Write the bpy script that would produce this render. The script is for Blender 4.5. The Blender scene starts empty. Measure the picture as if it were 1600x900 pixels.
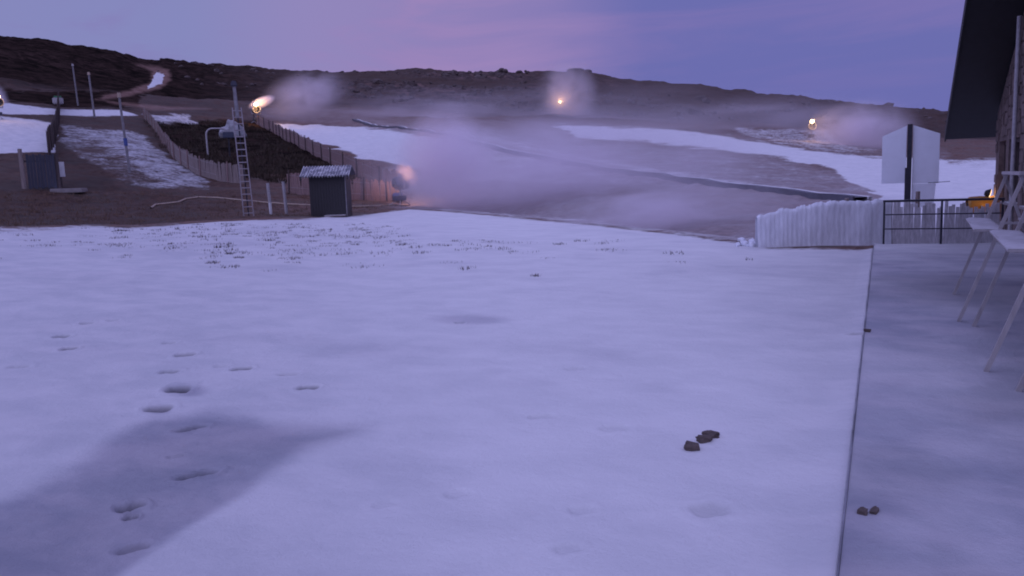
import bpy, bmesh, math, random
import numpy as np
from mathutils import Vector, Matrix, Euler
random.seed(7); RNG = np.random.RandomState(11)
S = bpy.context.scene
R = math.radians

# ------------------------------------------------------------------ camera
F = 1250.0                       # focal length in photo pixels (1600 wide)
CAM = Vector((0.0, 0.0, 1.70))
YAW, PITCH, ROLL = R(24.85), R(7.3), R(-2.0)
camd = bpy.data.cameras.new('camera'); cam = bpy.data.objects.new('camera', camd)
S.collection.objects.link(cam); S.camera = cam
camd.sensor_width = 36; camd.lens = 36 * F / 1600
camd.clip_start = 0.05; camd.clip_end = 20000
MROT = (Matrix.Rotation(YAW, 4, 'Z') @ Matrix.Rotation(math.pi/2 - PITCH, 4, 'X') @ Matrix.Rotation(ROLL, 4, 'Z'))
cam.matrix_world = Matrix.Translation(CAM) @ MROT
M3 = np.array(MROT.to_3x3())

# ------------------------------------------------------------------ sky and light
W = bpy.data.worlds.new('World'); S.world = W; W.use_nodes = True
nt = W.node_tree; nt.nodes.clear()
def N(nt, t, **k):
    n = nt.nodes.new(t)
    for a, b in k.items():
        if a == 'inp':
            for i, v in b.items(): n.inputs[i].default_value = v
        else: setattr(n, a, b)
    return n
def azdir(px, py):
    v = M3 @ np.array([(px-800)/F, (450-py)/F, -1.0]); return v/np.linalg.norm(v)
out = N(nt, 'ShaderNodeOutputWorld'); bg = N(nt, 'ShaderNodeBackground')
bg.inputs['Strength'].default_value = 0.1
sky = N(nt, 'ShaderNodeTexSky', sky_type='NISHITA', sun_disc=False, sun_elevation=R(-1.5), sun_rotation=R(200), altitude=1800, air_density=1.0, dust_density=1.0, ozone_density=3.0)
tc = N(nt, 'ShaderNodeTexCoord')
def dotto(px, py, lo, hi):
    d = azdir(px, py)
    v = N(nt, 'ShaderNodeVectorMath', operation='DOT_PRODUCT'); v.inputs[1].default_value = tuple(d)
    nt.links.new(tc.outputs['Generated'], v.inputs[0])
    m = N(nt, 'ShaderNodeMapRange', interpolation_type='SMOOTHSTEP'); m.inputs['From Min'].default_value = lo; m.inputs['From Max'].default_value = hi
    nt.links.new(v.outputs['Value'], m.inputs['Value']); return m.outputs['Result']
def mixc(nt, fac, a, b, mode='MIX'):
    m = N(nt, 'ShaderNodeMix', data_type='RGBA', blend_type=mode)
    for sock, val in ((m.inputs[0], fac), (m.inputs[6], a), (m.inputs[7], b)):
        if hasattr(val, 'links') or isinstance(val, bpy.types.NodeSocket): nt.links.new(val, sock)
        else: sock.default_value = val
    return m.outputs[2]
# clouds: long thin streaks lit from below the horizon
mp = N(nt, 'ShaderNodeMapping'); mp.inputs['Rotation'].default_value = (R(12), R(-14), R(20)); mp.inputs['Scale'].default_value = (1.2, 2.6, 9.0)
nt.links.new(tc.outputs['Generated'], mp.inputs['Vector'])
cn = N(nt, 'ShaderNodeTexNoise', inp={'Scale': 2.2, 'Detail': 6.0, 'Roughness': 0.55, 'Distortion': 0.5}); nt.links.new(mp.outputs[0], cn.inputs['Vector'])
cr = N(nt, 'ShaderNodeMapRange', interpolation_type='SMOOTHSTEP', inp={'From Min': 0.42, 'From Max': 0.68}); nt.links.new(cn.outputs['Fac'], cr.inputs['Value'])
BLUE = (1.45, 1.52, 4.25, 1); LEFT = (2.35, 2.45, 5.05, 1); PINK = (3.3, 2.35, 4.9, 1); CLOUD = (2.35, 1.8, 4.45, 1)
base = mixc(nt, dotto(1350, 30, 0.80, 0.985), LEFT, BLUE)
pk = N(nt, 'ShaderNodeMath', operation='MULTIPLY'); nt.links.new(dotto(660, 60, 0.962, 0.9995), pk.inputs[0])
pm = N(nt, 'ShaderNodeMapRange', inp={'From Min': 0.0, 'From Max': 1.0, 'To Min': 0.55, 'To Max': 1.0}); nt.links.new(cr.outputs['Result'], pm.inputs['Value'])
nt.links.new(pm.outputs['Result'], pk.inputs[1])
cf = N(nt, 'ShaderNodeMath', operation='MULTIPLY', inp={1: 0.55}); nt.links.new(cr.outputs['Result'], cf.inputs[0])
base = mixc(nt, cf.outputs[0], base, CLOUD)
base = mixc(nt, pk.outputs[0], base, PINK)
# higher sky brighter (this lights the snow)
sx = N(nt, 'ShaderNodeSeparateXYZ'); nt.links.new(tc.outputs['Generated'], sx.inputs[0])
up = N(nt, 'ShaderNodeMapRange', interpolation_type='SMOOTHSTEP', inp={'From Min': 0.35, 'From Max': 0.9, 'To Min': 0.0, 'To Max': 1.0}); nt.links.new(sx.outputs['Z'], up.inputs['Value'])
base = mixc(nt, up.outputs['Result'], base, (4.5, 4.36, 8.7, 1))
# the brighter part of the dusk sky lies behind the camera
bk = N(nt, 'ShaderNodeVectorMath', operation='DOT_PRODUCT'); bk.inputs[1].default_value = (-0.25, -0.93, 0.25); nt.links.new(tc.outputs['Generated'], bk.inputs[0])
bm_ = N(nt, 'ShaderNodeMapRange', interpolation_type='SMOOTHSTEP', inp={'From Min': -0.1, 'From Max': 0.9}); nt.links.new(bk.outputs['Value'], bm_.inputs['Value'])
base = mixc(nt, bm_.outputs['Result'], base, (5.0, 5.15, 10.2, 1))
base = mixc(nt, 0.12, base, sky.outputs['Color'], 'ADD')
nt.links.new(base, bg.inputs['Color']); nt.links.new(bg.outputs[0], out.inputs[0])

sund = bpy.data.lights.new('sun', 'SUN'); sund.energy = 0.12; sund.angle = R(40); sund.color = (1.0, 0.80, 0.92)
sun = bpy.data.objects.new('sun', sund); S.collection.objects.link(sun)
sun.rotation_euler = (R(62), 0, R(-200+180+25))     # soft afterglow from behind the building
S.view_settings.view_transform = 'Standard'; S.view_settings.look = 'None'; S.view_settings.exposure = 0.0; S.view_settings.gamma = 1.0
S.cycles.filter_width = 1.9; S.cycles.volume_step_rate = 2.0; S.cycles.volume_max_steps = 96; S.cycles.max_bounces = 8; S.cycles.volume_bounces = 5

# ------------------------------------------------------------------ maths helpers
def ray(px, py):
    v = M3 @ np.array([(px-800)/F, (450-py)/F, -1.0]); return v
def at_r(px, py, r):              # point of the picture ray at horizontal distance r
    v = ray(px, py); h = math.hypot(v[0], v[1]); k = r/h
    return np.array([CAM[0]+v[0]*k, CAM[1]+v[1]*k, CAM[2]+v[2]*k])
def on_z(px, py, z):
    v = ray(px, py); k = (z-CAM[2])/v[2]; return np.array([CAM[0]+v[0]*k, CAM[1]+v[1]*k, z])
def project(P):
    d = (P - np.array(CAM)) @ M3
    w = np.maximum(-d[:, 2], 1e-3)
    return 800+F*d[:, 0]/w, 450-F*d[:, 1]/w, -d[:, 2]
_T = RNG.rand(256, 256)
def vnoise(x, y):
    xi = np.floor(x).astype(int); yi = np.floor(y).astype(int); fx = x-xi; fy = y-yi
    fx = fx*fx*(3-2*fx); fy = fy*fy*(3-2*fy)
    a = _T[xi & 255, yi & 255]; b = _T[(xi+1) & 255, yi & 255]; c = _T[xi & 255, (yi+1) & 255]; d = _T[(xi+1) & 255, (yi+1) & 255]
    return (a*(1-fx)+b*fx)*(1-fy)+(c*(1-fx)+d*fx)*fy - 0.5
def fbm(x, y, o=4, g=0.5):
    s = 0; a = 1
    for i in range(o): s = s+a*vnoise(x*2**i+17.3*i, y*2**i+5.1*i); a *= g
    return s
def sstep(a, b, x):
    t = np.clip((x-a)/(b-a), 0, 1); return t*t*(3-2*t)
def sdf(px, py, poly):            # signed distance, negative inside
    poly = np.array(poly, float); n = len(poly)
    d = np.full(px.shape, 1e12); ins = np.zeros(px.shape, bool)
    for i in range(n):
        x1, y1 = poly[i]; x2, y2 = poly[(i+1) % n]
        ex, ey = x2-x1, y2-y1; wx, wy = px-x1, py-y1
        t = np.clip((wx*ex+wy*ey)/(ex*ex+ey*ey), 0, 1)
        d = np.minimum(d, (wx-ex*t)**2+(wy-ey*t)**2)
        c = ((y1 > py) != (y2 > py)) & (px < (x2-x1)*(py-y1)/((y2-y1) if y2 != y1 else 1e-9)+x1)
        ins ^= c
    return np.where(ins, -1, 1)*np.sqrt(d)

# ------------------------------------------------------------------ terrain: survey lines, near to far
LV = [
 # far edge of the flat snow field
 [(-300,362,34),(0,356,34),(200,352,35),(400,341,38),(560,337,41),(640,326,44),(800,338,36),(1000,358,27),(1150,376,22),(1200,383,21),(1400,386,21),(1700,378,21)],
 [(-300,330,45),(0,322,46),(200,315,48),(400,310,50),(560,316,52),(640,322,53),(800,334,44),(1000,353,32),(1150,372,25.5),(1400,372,25),(1700,362,25)],
 [(-300,225,70),(0,232,68),(200,235,70),(330,240,76),(450,225,84),(550,214,90),(620,203,93),(700,213,82),(800,238,68),(900,258,59),(1000,274,51),(1200,299,40),(1310,315,36.5),(1400,322,35),(1700,330,36)],
 [(-300,160,110),(0,160,112),(200,168,125),(400,172,150),(550,172,152),(700,178,152),(880,192,138),(1000,199,125),(1200,222,105),(1400,243,92),(1700,240,92)],
 [(-300,142,170),(0,148,165),(200,150,180),(400,160,200),(600,163,225),(800,172,235),(1000,182,225),(1200,194,200),(1400,218,175),(1700,226,165)],
 [(-300,80,260),(0,95,255),(200,118,290),(300,125,330),(500,140,340),(700,140,350),(900,142,360),(1100,158,350),(1300,180,330),(1500,200,310),(1700,210,300)],
 [(-300,20,360),(0,54,380),(60,61,385),(100,67,390),(180,79,410),(230,92,430),(300,97,455),(400,106,460),(520,112,470),(650,108,480),(780,112,480),(850,113,480),(900,110,480),(940,118,475),(1000,124,470),(1100,134,460),(1200,147,450),(1300,157,440),(1400,167,430),(1480,173,420),(1700,195,410)],
]
LAZ = []
for L in LV:
    a = []; rr = []; zz = []
    for (px, py, r) in L:
        p = at_r(px, py, r); a.append(math.atan2(p[0], p[1])); rr.append(r); zz.append(p[2])
    LAZ.append((np.array(a), np.array(rr), np.array(zz)))
def edge_r(az): return np.interp(az, LAZ[0][0], LAZ[0][1])
EX = float((on_z(1365, 386, 0)[0]+on_z(1308, 900, 0)[0])/2)      # terrace edge line
TY1 = float(on_z(1365, 381, 0)[1]); WX = 2.62
def base_z(az, r):
    rs = [np.zeros_like(az), np.full_like(az, 9.0)]; zs = [np.full_like(az, -0.05), np.full_like(az, -0.05)]
    for (a, rr, zz) in LAZ: rs.append(np.interp(az, a, rr)); zs.append(np.interp(az, a, zz))
    rl, zl = rs[-1], zs[-1]
    rs += [rl*1.25, rl*2.2, np.full_like(az, 9000.0)]; zs += [zl-14, zl-75, np.full_like(az, -250.0)]
    z = zs[-1].copy()
    for i in range(len(rs)-1):
        m = (r >= rs[i]) & (r < rs[i+1])
        t = (r-rs[i])/np.maximum(rs[i+1]-rs[i], 1e-6)
        if i in (1, 4, 5, 6): t = t*0.6+0.4*t*t*(3-2*t)
        z = np.where(m, zs[i]+(zs[i+1]-zs[i])*t, z)
    return z
def terr_z(x, y):
    x = np.asarray(x, float); y = np.asarray(y, float)
    r = np.hypot(x, y); az = np.arctan2(x, y)
    z = base_z(az, r)
    z = z+fbm(x*0.25, y*0.25, 3)*0.07*sstep(3, 14, r)*(1-0.7*sstep(14, 40, r)*0)
    e = np.interp(az, LAZ[0][0], LAZ[0][1])
    z = z+fbm(x*0.9, y*0.9, 3)*0.16*sstep(0, 6, r-e)
    z = z+fbm(x*0.11, y*0.11, 4)*1.1*sstep(60, 170, r)
    z = z+np.abs(fbm(x*0.045+9, y*0.045, 5, 0.6))*2.6*sstep(170, 330, r)-0.5*sstep(170, 330, r)
    k = sstep(EX-0.01, EX+0.06, x)*(y < TY1+0.3)*(y > -8)*(x < 40)
    return z-k*0.22
def gz(x, y): return float(terr_z(np.array([x]), np.array([y]))[0])
def hit(px, py, r0=2.0, r1=600.0):
    v = ray(px, py); h = math.hypot(v[0], v[1]); rs = np.geomspace(r0, r1, 3000); k = rs/h
    X = CAM[0]+v[0]*k; Y = CAM[1]+v[1]*k; Z = CAM[2]+v[2]*k
    b = np.nonzero(Z <= terr_z(X, Y))[0]
    i = b[0] if len(b) else len(rs)-1
    return np.array([X[i], Y[i], Z[i]])

def grid_mesh(name, V, nu, nv, attrs, wrap=False, smooth=True):
    me = bpy.data.meshes.new(name)
    i = np.arange(nu-1)[:, None]*nv+np.arange(nv-1)[None, :]
    q = np.stack([i, i+nv, i+nv+1, i+1], -1).reshape(-1, 4)
    if wrap:
        j = np.arange(nv-1); a = (nu-1)*nv+j
        q = np.vstack([q, np.stack([a, j, j+1, a+1], -1)])
    me.vertices.add(len(V)); me.vertices.foreach_set('co', V.astype(np.float32).ravel())
    me.loops.add(q.size); me.loops.foreach_set('vertex_index', q.astype(np.int32).ravel())
    me.polygons.add(len(q)); me.polygons.foreach_set('loop_start', (np.arange(len(q))*4).astype(np.int32))
    me.polygons.foreach_set('use_smooth', np.full(len(q), smooth))
    me.update(calc_edges=True); me.validate()
    for k, v in attrs.items():
        a = me.attributes.new(k, 'FLOAT', 'POINT'); a.data.foreach_set('value', np.asarray(v, np.float32))
    return me

# ------------------------------------------------------------------ materials
def newmat(name):
    m = bpy.data.materials.new(name); m.use_nodes = True; m.node_tree.nodes.clear(); return m, m.node_tree
def simple(name, col, rough=0.7, var=0.25, scale=8.0, metal=0.0, bump=0.0, col2=None, stretch=(1, 1, 1), frost=0.0):
    m, t = newmat(name); o = N(t, 'ShaderNodeOutputMaterial'); b = N(t, 'ShaderNodeBsdfPrincipled')
    b.inputs['Roughness'].default_value = rough; b.inputs['Metallic'].default_value = metal
    tc = N(t, 'ShaderNodeTexCoord'); mp = N(t, 'ShaderNodeMapping'); mp.inputs['Scale'].default_value = stretch
    t.links.new(tc.outputs['Object'], mp.inputs['Vector'])
    n = N(t, 'ShaderNodeTexNoise', inp={'Scale': scale, 'Detail': 6.0, 'Roughness': 0.65}); t.links.new(mp.outputs[0], n.inputs['Vector'])
    mr = N(t, 'ShaderNodeMapRange', inp={'From Min': 0.3, 'From Max': 0.7}); t.links.new(n.outputs['Fac'], mr.inputs['Value'])
    lo = tuple(c*(1-var) for c in col)+(1,); hi = tuple(min(1, c*(1+var)) for c in (col2 or col))+(1,)
    c = mixc(t, mr.outputs['Result'], lo, hi)
    if frost > 0:   # snow and rime on faces that look upward
        g = N(t, 'ShaderNodeNewGeometry'); s = N(t, 'ShaderNodeSeparateXYZ'); t.links.new(g.outputs['Normal'], s.inputs[0])
        n2 = N(t, 'ShaderNodeTexNoise', inp={'Scale': scale*0.7, 'Detail': 5.0}); t.links.new(tc.outputs['Object'], n2.inputs['Vector'])
        ad = N(t, 'ShaderNodeMath', operation='ADD'); t.links.new(s.outputs['Z'], ad.inputs[0]); t.links.new(n2.outputs['Fac'], ad.inputs[1])
        fr = N(t, 'ShaderNodeMapRange', inp={'From Min': 1.3-frost*0.8, 'From Max': 1.5-frost*0.8, 'To Max': 0.95}); t.links.new(ad.outputs[0], fr.inputs['Value'])
        c = mixc(t, fr.outputs['Result'], c, (0.8, 0.8, 0.83, 1))
    t.links.new(c, b.inputs['Base Color'])
    if bump > 0:
        bu = N(t, 'ShaderNodeBump', inp={'Strength': 0.8, 'Distance': bump}); t.links.new(n.outputs['Fac'], bu.inputs['Height']); t.links.new(bu.outputs[0], b.inputs['Normal'])
    t.links.new(b.outputs[0], o.inputs[0]); return m

def ground_mat():
    m, t = newmat('snow and soil'); o = N(t, 'ShaderNodeOutputMaterial'); b = N(t, 'ShaderNodeBsdfPrincipled')
    b.inputs['Specular IOR Level'].default_value = 0.25
    g = N(t, 'ShaderNodeNewGeometry')
    def att(n): a = N(t, 'ShaderNodeAttribute', attribute_name=n); return a.outputs['Fac']
    def noise(s, d=6.0, r=0.6, dist=0.0, scl=(1, 1, 1)):
        mp = N(t, 'ShaderNodeMapping'); mp.inputs['Scale'].default_value = scl; mp.inputs['Rotation'].default_value = (0, 0, R(24)); t.links.new(g.outputs['Position'], mp.inputs['Vector'])
        n = N(t, 'ShaderNodeTexNoise', inp={'Scale': s, 'Detail': d, 'Roughness': r, 'Distortion': dist}); t.links.new(mp.outputs[0], n.inputs['Vector']); return n.outputs['Fac']
    def mth(op, a, b_, c_=None):
        n = N(t, 'ShaderNodeMath', operation=op)
        for i, v in enumerate((a, b_, c_)):
            if v is None: continue
            if isinstance(v, (int, float)): n.inputs[i].default_value = v
            else: t.links.new(v, n.inputs[i])
        return n.outputs[0]
    def mr(v, a, b_, c0=0.0, c1=1.0):
        n = N(t, 'ShaderNodeMapRange', interpolation_type='SMOOTHSTEP', inp={'From Min': a, 'From Max': b_, 'To Min': c0, 'To Max': c1}); t.links.new(v, n.inputs['Value']); return n.outputs['Result']
    nf = noise(3.2, 8, 0.7, 0.3); nm = noise(0.55, 6, 0.6, 0.4); nb = noise(0.07, 5, 0.55); nfar = noise(0.22, 7, 0.68, 0.6)
    nz0 = mth('ADD', mth('MULTIPLY', nf, 0.4), mth('MULTIPLY', nm, 0.6))
    # soils
    soil = mixc(t, mr(nf, 0.35, 0.65), (0.085, 0.042, 0.032, 1), (0.20, 0.112, 0.085, 1))
    soil = mixc(t, mr(nm, 0.42, 0.66), soil, (0.135, 0.10, 0.085, 1))
    heath = mixc(t, mr(nfar, 0.36, 0.64), (0.010, 0.008, 0.008, 1), (0.044, 0.028, 0.025, 1))
    heath = mixc(t, mr(nf, 0.45, 0.75), heath, (0.022, 0.018, 0.012, 1))
    rock = mixc(t, mr(nfar, 0.48, 0.62), (0.05, 0.032, 0.030, 1), (0.17, 0.105, 0.095, 1))
    tan = mixc(t, mr(nm, 0.3, 0.7), (0.17, 0.10, 0.085, 1), (0.27, 0.175, 0.15, 1))
    c = mixc(t, att('heath'), soil, heath)
    c = mixc(t, att('rock'), c, rock)
    c = mixc(t, att('tan'), c, tan)
    c = mixc(t, mth('MULTIPLY', att('rime'), mr(nz0, 0.25, 0.75, 0.55, 1.2)), c, (0.42, 0.38, 0.41, 1))
    # snow cover
    s = att('snow')
    nz = mth('ADD', mth('MULTIPLY', nf, 0.55), mth('MULTIPLY', nm, 0.45))
    cov = mr(mth('ADD', s, mth('MULTIPLY', mth('SUBTRACT', nz, 0.5), 1.7)), 0.28, 0.72)
    ful = mr(s, 0.80, 1.0)
    cov = mth('MAXIMUM', cov, ful)
    nl = noise(1.3, 7, 0.6, 0.3, (1, 1.5, 1))
    snow = mixc(t, mr(nl, 0.3, 0.7), (0.74, 0.745, 0.77, 1), (0.82, 0.82, 0.84, 1))
    th = mth('MULTIPLY', att('thin'), mr(nz, 0.25, 0.75, 0.80, 1.15))
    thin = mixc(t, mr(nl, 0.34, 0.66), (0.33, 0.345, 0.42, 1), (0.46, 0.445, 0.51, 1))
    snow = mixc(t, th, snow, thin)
    c = mixc(t, cov, c, snow)
    c = mixc(t, att('darken'), c, (0.085, 0.08, 0.095, 1))  # dark grey mix: painted shade in footprints, also darker ice and terrace areas
    t.links.new(c, b.inputs['Base Color'])
    t.links.new(mr(att('thin'), 0, 1, 0.75, 0.5), b.inputs['Roughness'])
    t.links.new(mr(att('heath'), 0, 1, 0.25, 0.0), b.inputs['Specular IOR Level'])
    hb = mth('ADD', mth('MULTIPLY', noise(11, 9, 0.75), 0.05), mth('ADD', mth('MULTIPLY', nf, 0.03), mth('MULTIPLY', nl, 0.018)))
    bu = N(t, 'ShaderNodeBump', inp={'Strength': 0.55, 'Distance': 1.0}); t.links.new(hb, bu.inputs['Height']); t.links.new(bu.outputs[0], b.inputs['Normal'])
    t.links.new(b.outputs[0], o.inputs[0]); return m
GM = ground_mat()
M = dict(
 wood=simple('weathered wood', (0.27, 0.18, 0.175), 0.85, 0.35, 3, bump=0.004, stretch=(8, 8, 0.6)),
 wood_grey=simple('greyed wood', (0.26, 0.21, 0.20), 0.85, 0.3, 3, stretch=(8, 8, 0.6), bump=0.004, frost=0.6),
 pole=simple('dull pole paint', (0.22, 0.21, 0.23), 0.7, 0.25, 5),
 mastpaint=simple('faded mast paint', (0.29, 0.26, 0.28), 0.7, 0.25, 6),
 edging=simple('dark edging steel', (0.22, 0.22, 0.27), 0.6, 0.7, 1.5),
 dustedsnow=simple('thin dusting of snow', (0.50, 0.49, 0.53), 0.8, 0.15, 6, bump=0.01),
 rimed=simple('rimed wood', (0.55, 0.53, 0.57), 0.8, 0.3, 5, stretch=(5, 5, 1)),
 wood_dark=simple('dark wood', (0.075, 0.055, 0.055), 0.8, 0.3, 4, stretch=(6, 6, 0.6)),
 hutwood=simple('black stained boards', (0.022, 0.020, 0.024), 0.6, 0.4, 5, stretch=(8, 8, 0.5)),
 ice=simple('rime ice', (0.80, 0.83, 0.93), 0.45, 0.10, 5, bump=0.02, stretch=(2.5, 2.5, 0.7)),
 snow=simple('settled snow', (0.80, 0.80, 0.83), 0.8, 0.06, 9, bump=0.01),
 steel=simple('galvanised steel', (0.42, 0.40, 0.42), 0.6, 0.2, 12, 0.2),
 steel_dark=simple('dark painted steel', (0.030, 0.030, 0.045), 0.5, 0.3, 14, 0.3, frost=0.15),
 white=simple('white paint', (0.66, 0.66, 0.68), 0.55, 0.08, 7),
 chair=simple('worn white paint', (0.40, 0.37, 0.38), 0.6, 0.15, 6, stretch=(3, 3, 0.5)),
 panel=simple('snow plastered panel', (0.82, 0.86, 0.95), 0.6, 0.05, 2.5, bump=0.008),
 stone=simple('grey stone', (0.17, 0.125, 0.115), 0.9, 0.5, 3.2, bump=0.02),
 soffit=simple('black roof boards', (0.006, 0.006, 0.009), 0.6, 0.4, 6),
 door=simple('brown door boards', (0.075, 0.035, 0.028), 0.6, 0.3, 5, stretch=(6, 6, 0.5)),
 concrete=simple('concrete', (0.27, 0.24, 0.24), 0.9, 0.2, 6, frost=0.35),
 rock=simple('dark stone', (0.10, 0.075, 0.068), 0.9, 0.4, 14, bump=0.01),
 granite=simple('granite', (0.095, 0.07, 0.068), 0.9, 0.4, 0.6, bump=0.05),
 roofm=simple('corrugated roof sheet', (0.17, 0.17, 0.21), 0.6, 0.3, 5, frost=0.08),
 blue=simple('blue paint', (0.05, 0.09, 0.30), 0.45, 0.2, 8),
 gateblue=simple('grey blue boards', (0.042, 0.045, 0.068), 0.7, 0.3, 4, stretch=(7, 7, 0.6)),
 yellow=simple('yellow paint', (0.50, 0.24, 0.04), 0.45, 0.12, 6),
 black=simple('black rubber', (0.02, 0.02, 0.022), 0.7, 0.2, 9),
 gunblue=simple('dark machine paint', (0.05, 0.06, 0.10), 0.45, 0.2, 7, 0.2),
 hose=simple('pale hose', (0.42, 0.33, 0.26), 0.6, 0.1, 5),
 belt=simple('grey conveyor deck', (0.12, 0.12, 0.155), 0.8, 0.2, 2),
 grass=simple('dry grass', (0.16, 0.10, 0.07), 0.9, 0.4, 4),
 heather=simple('dark heather', (0.035, 0.028, 0.02), 0.95, 0.5, 2, col2=(0.06, 0.04, 0.028)),
 tarp=simple('frosted tarp', (0.29, 0.29, 0.32), 0.7, 0.5, 1.6, bump=0.12),
 glass=simple('dark window glass', (0.02, 0.02, 0.03), 0.1, 0.1, 3),
)
def emit(name, col, st):
    m, t = newmat(name); o = N(t, 'ShaderNodeOutputMaterial'); e = N(t, 'ShaderNodeEmission'); e.inputs[0].default_value = (*col, 1); e.inputs[1].default_value = st
    t.links.new(e.outputs[0], o.inputs[0]); return m
M['lamp'] = emit('lamp glow', (1.0, 0.66, 0.30), 30.0)

# ------------------------------------------------------------------ object helpers
def tag(o, label=None, cat=None, group=None, kind=None):
    if label: o['label'] = label
    if cat: o['category'] = cat
    if group: o['group'] = group
    if kind: o['kind'] = kind
    return o
def empty(name, loc, rz=0.0, label=None, cat=None, group=None):
    o = bpy.data.objects.new(name, None); S.collection.objects.link(o); o.empty_display_size = 0.3
    o.location = tuple(float(c) for c in loc); o.rotation_euler = (0, 0, rz); return tag(o, label, cat, group)
def link(name, me, mat, parent=None):
    o = bpy.data.objects.new(name, me); S.collection.objects.link(o)
    if mat is not None: me.materials.append(mat)
    if parent is not None: o.parent = parent
    return o
def copy_tree(o, parent=None):
    c = o.copy(); S.collection.objects.link(c)
    c.parent = parent
    for ch in [x for x in S.collection.objects if x.parent == o]: copy_tree(ch, c)
    return c
class MB:
    def __init__(s): s.b = bmesh.new()
    def box(s, c, d, rot=None, taper=1.0, bevel=0.0):
        b = bmesh.new(); bmesh.ops.create_cube(b, size=1)
        for v in b.verts:
            k = taper if v.co.z > 0 else 1
            v.co = Vector((v.co.x*d[0]*k, v.co.y*d[1]*k, v.co.z*d[2]))
        if bevel: bmesh.ops.bevel(b, geom=b.edges[:], offset=bevel, segments=2, affect='EDGES')
        s._add(b, Matrix.Translation(Vector(c)) @ (rot.to_matrix().to_4x4() if rot else Matrix.Identity(4))); return s
    def _add(s, b, mt):
        me = bpy.data.meshes.new('t'); bmesh.ops.transform(b, matrix=mt, verts=b.verts[:]); b.to_mesh(me); b.free(); s.b.from_mesh(me); bpy.data.meshes.remove(me)
    def bar(s, a, b_, w, d=None, r2=None, seg=8, square=False):
        a = Vector(a); b_ = Vector(b_); v = b_-a; L = v.length; b = bmesh.new()
        if square:
            bmesh.ops.create_cube(b, size=1)
            for q in b.verts: q.co = Vector((q.co.x*w, q.co.y*(d or w), q.co.z*L))
        else: bmesh.ops.create_cone(b, cap_ends=True, segments=seg, radius1=w, radius2=w if r2 is None else r2, depth=L)
        rot = v.to_track_quat('Z', 'Y').to_matrix().to_4x4()
        s._add(b, Matrix.Translation((a+b_)/2) @ rot); return s
    def ball(s, c, r, sc=(1, 1, 1), sub=2, jit=0.0, rot=None):
        b = bmesh.new(); bmesh.ops.create_icosphere(b, subdivisions=sub, radius=r)
        for v in b.verts:
            k = 1+random.uniform(-jit, jit); v.co = Vector((v.co.x*sc[0]*k, v.co.y*sc[1]*k, v.co.z*sc[2]*k))
        s._add(b, Matrix.Translation(Vector(c)) @ (rot.to_matrix().to_4x4() if rot else Matrix.Identity(4))); return s
    def poly(s, pts, faces):
        vs = [s.b.verts.new(Vector(p)) for p in pts]
        for f in faces:
            try: s.b.faces.new([vs[i] for i in f])
            except ValueError: pass
        return s
    def build(s, name, mat, parent=None, smooth=False):
        me = bpy.data.meshes.new(name); bmesh.ops.recalc_face_normals(s.b, faces=s.b.faces[:]); s.b.to_mesh(me); s.b.free()
        if smooth:
            for p in me.polygons: p.use_smooth = True
        return link(name, me, mat, parent)
def tube(name, pts, rad, mat, parent=None, res=2):
    cu = bpy.data.curves.new(name, 'CURVE'); cu.dimensions = '3D'; cu.bevel_depth = rad; cu.bevel_resolution = res
    sp = cu.splines.new('POLY'); sp.points.add(len(pts)-1)
    for p, q in zip(sp.points, pts): p.co = (*[float(c) for c in q], 1)
    o = bpy.data.objects.new('t', cu); me = bpy.data.meshes.new_from_object(o); bpy.data.objects.remove(o)
    me.name = name; return link(name, me, mat, parent)

# ------------------------------------------------------------------ footprints (photo position on the ground, length, width, heading deg, depth)
FOOT = [(97,533,.26,.11,80,.05),(108,549,.24,.11,80,.05),(137,513,.24,.10,75,.03),(177,508,.22,.10,75,.02),(290,556,.28,.12,85,.06),(265,539,.22,.1,85,.02),(265,580,.26,.12,85,.035),
        (378,576,.28,.11,82,.045),(345,571,.2,.1,85,.015),(452,583,.28,.11,80,.02),(481,605,.25,.11,85,.045),(248,636,.30,.16,82,.04),(278,606,.30,.20,80,.05),
        (299,665,.30,.10,48,.06),(307,737,.32,.085,55,.07),(203,786,.20,.12,40,.075),(204,803,.10,.05,80,.05),(208,848,.22,.09,60,.03),(275,708,.18,.05,70,.02),(30,575,.3,.12,82,.02),
        (1340,524,.22,.10,60,.03),(718,503,.18,.07,85,.03),(845,650,.3,.1,80,.015),(900,575,.3,.1,80,.012),(1110,795,.3,.16,75,.02),(910,795,.2,.1,75,.012),(885,855,.2,.1,70,.012),(715,770,.2,.1,60,.01),(600,785,.2,.1,60,.01),(960,668,.3,.12,80,.012)]
FW = []
for (px, py, ln, wd, hd, dp) in FOOT:
    p = on_z(px, py, -0.05); FW.append((p[0], p[1], ln*0.85, wd*(1.5+0.9*min(1, max(0, (p[1]-4)/4))), R(hd), dp*1.1))

# ------------------------------------------------------------------ ground sheet
vaz = -YAW
az = np.concatenate([vaz+np.radians(np.linspace(-37.5, 37.5, 880)), vaz+np.radians(np.linspace(41, 319, 80))])
rr = np.concatenate([[0.3], np.geomspace(1.2, 2.6, 24)[:-1], np.geomspace(2.6, 12, 480)[:-1], np.geomspace(12, 60, 260)[:-1], np.geomspace(60, 520, 330)[:-1], np.geomspace(520, 9000, 22)])
AZ, RR = np.meshgrid(az, rr, indexing='ij')
azn = (AZ+np.pi) % (2*np.pi)-np.pi
X = (RR*np.sin(AZ)).ravel(); Y = (RR*np.cos(AZ)).ravel(); Z = terr_z(X, Y)
P = np.stack([X, Y, Z], 1); px, py, dep = project(P)
azf = np.arctan2(X, Y); rf = np.hypot(X, Y); er = edge_r(azf)
vis = dep > 0.5
npx = fbm(X*0.35, Y*0.35, 4); jx = px+npx*14; jy = py+fbm(X*0.35+40, Y*0.35, 4)*6
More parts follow.
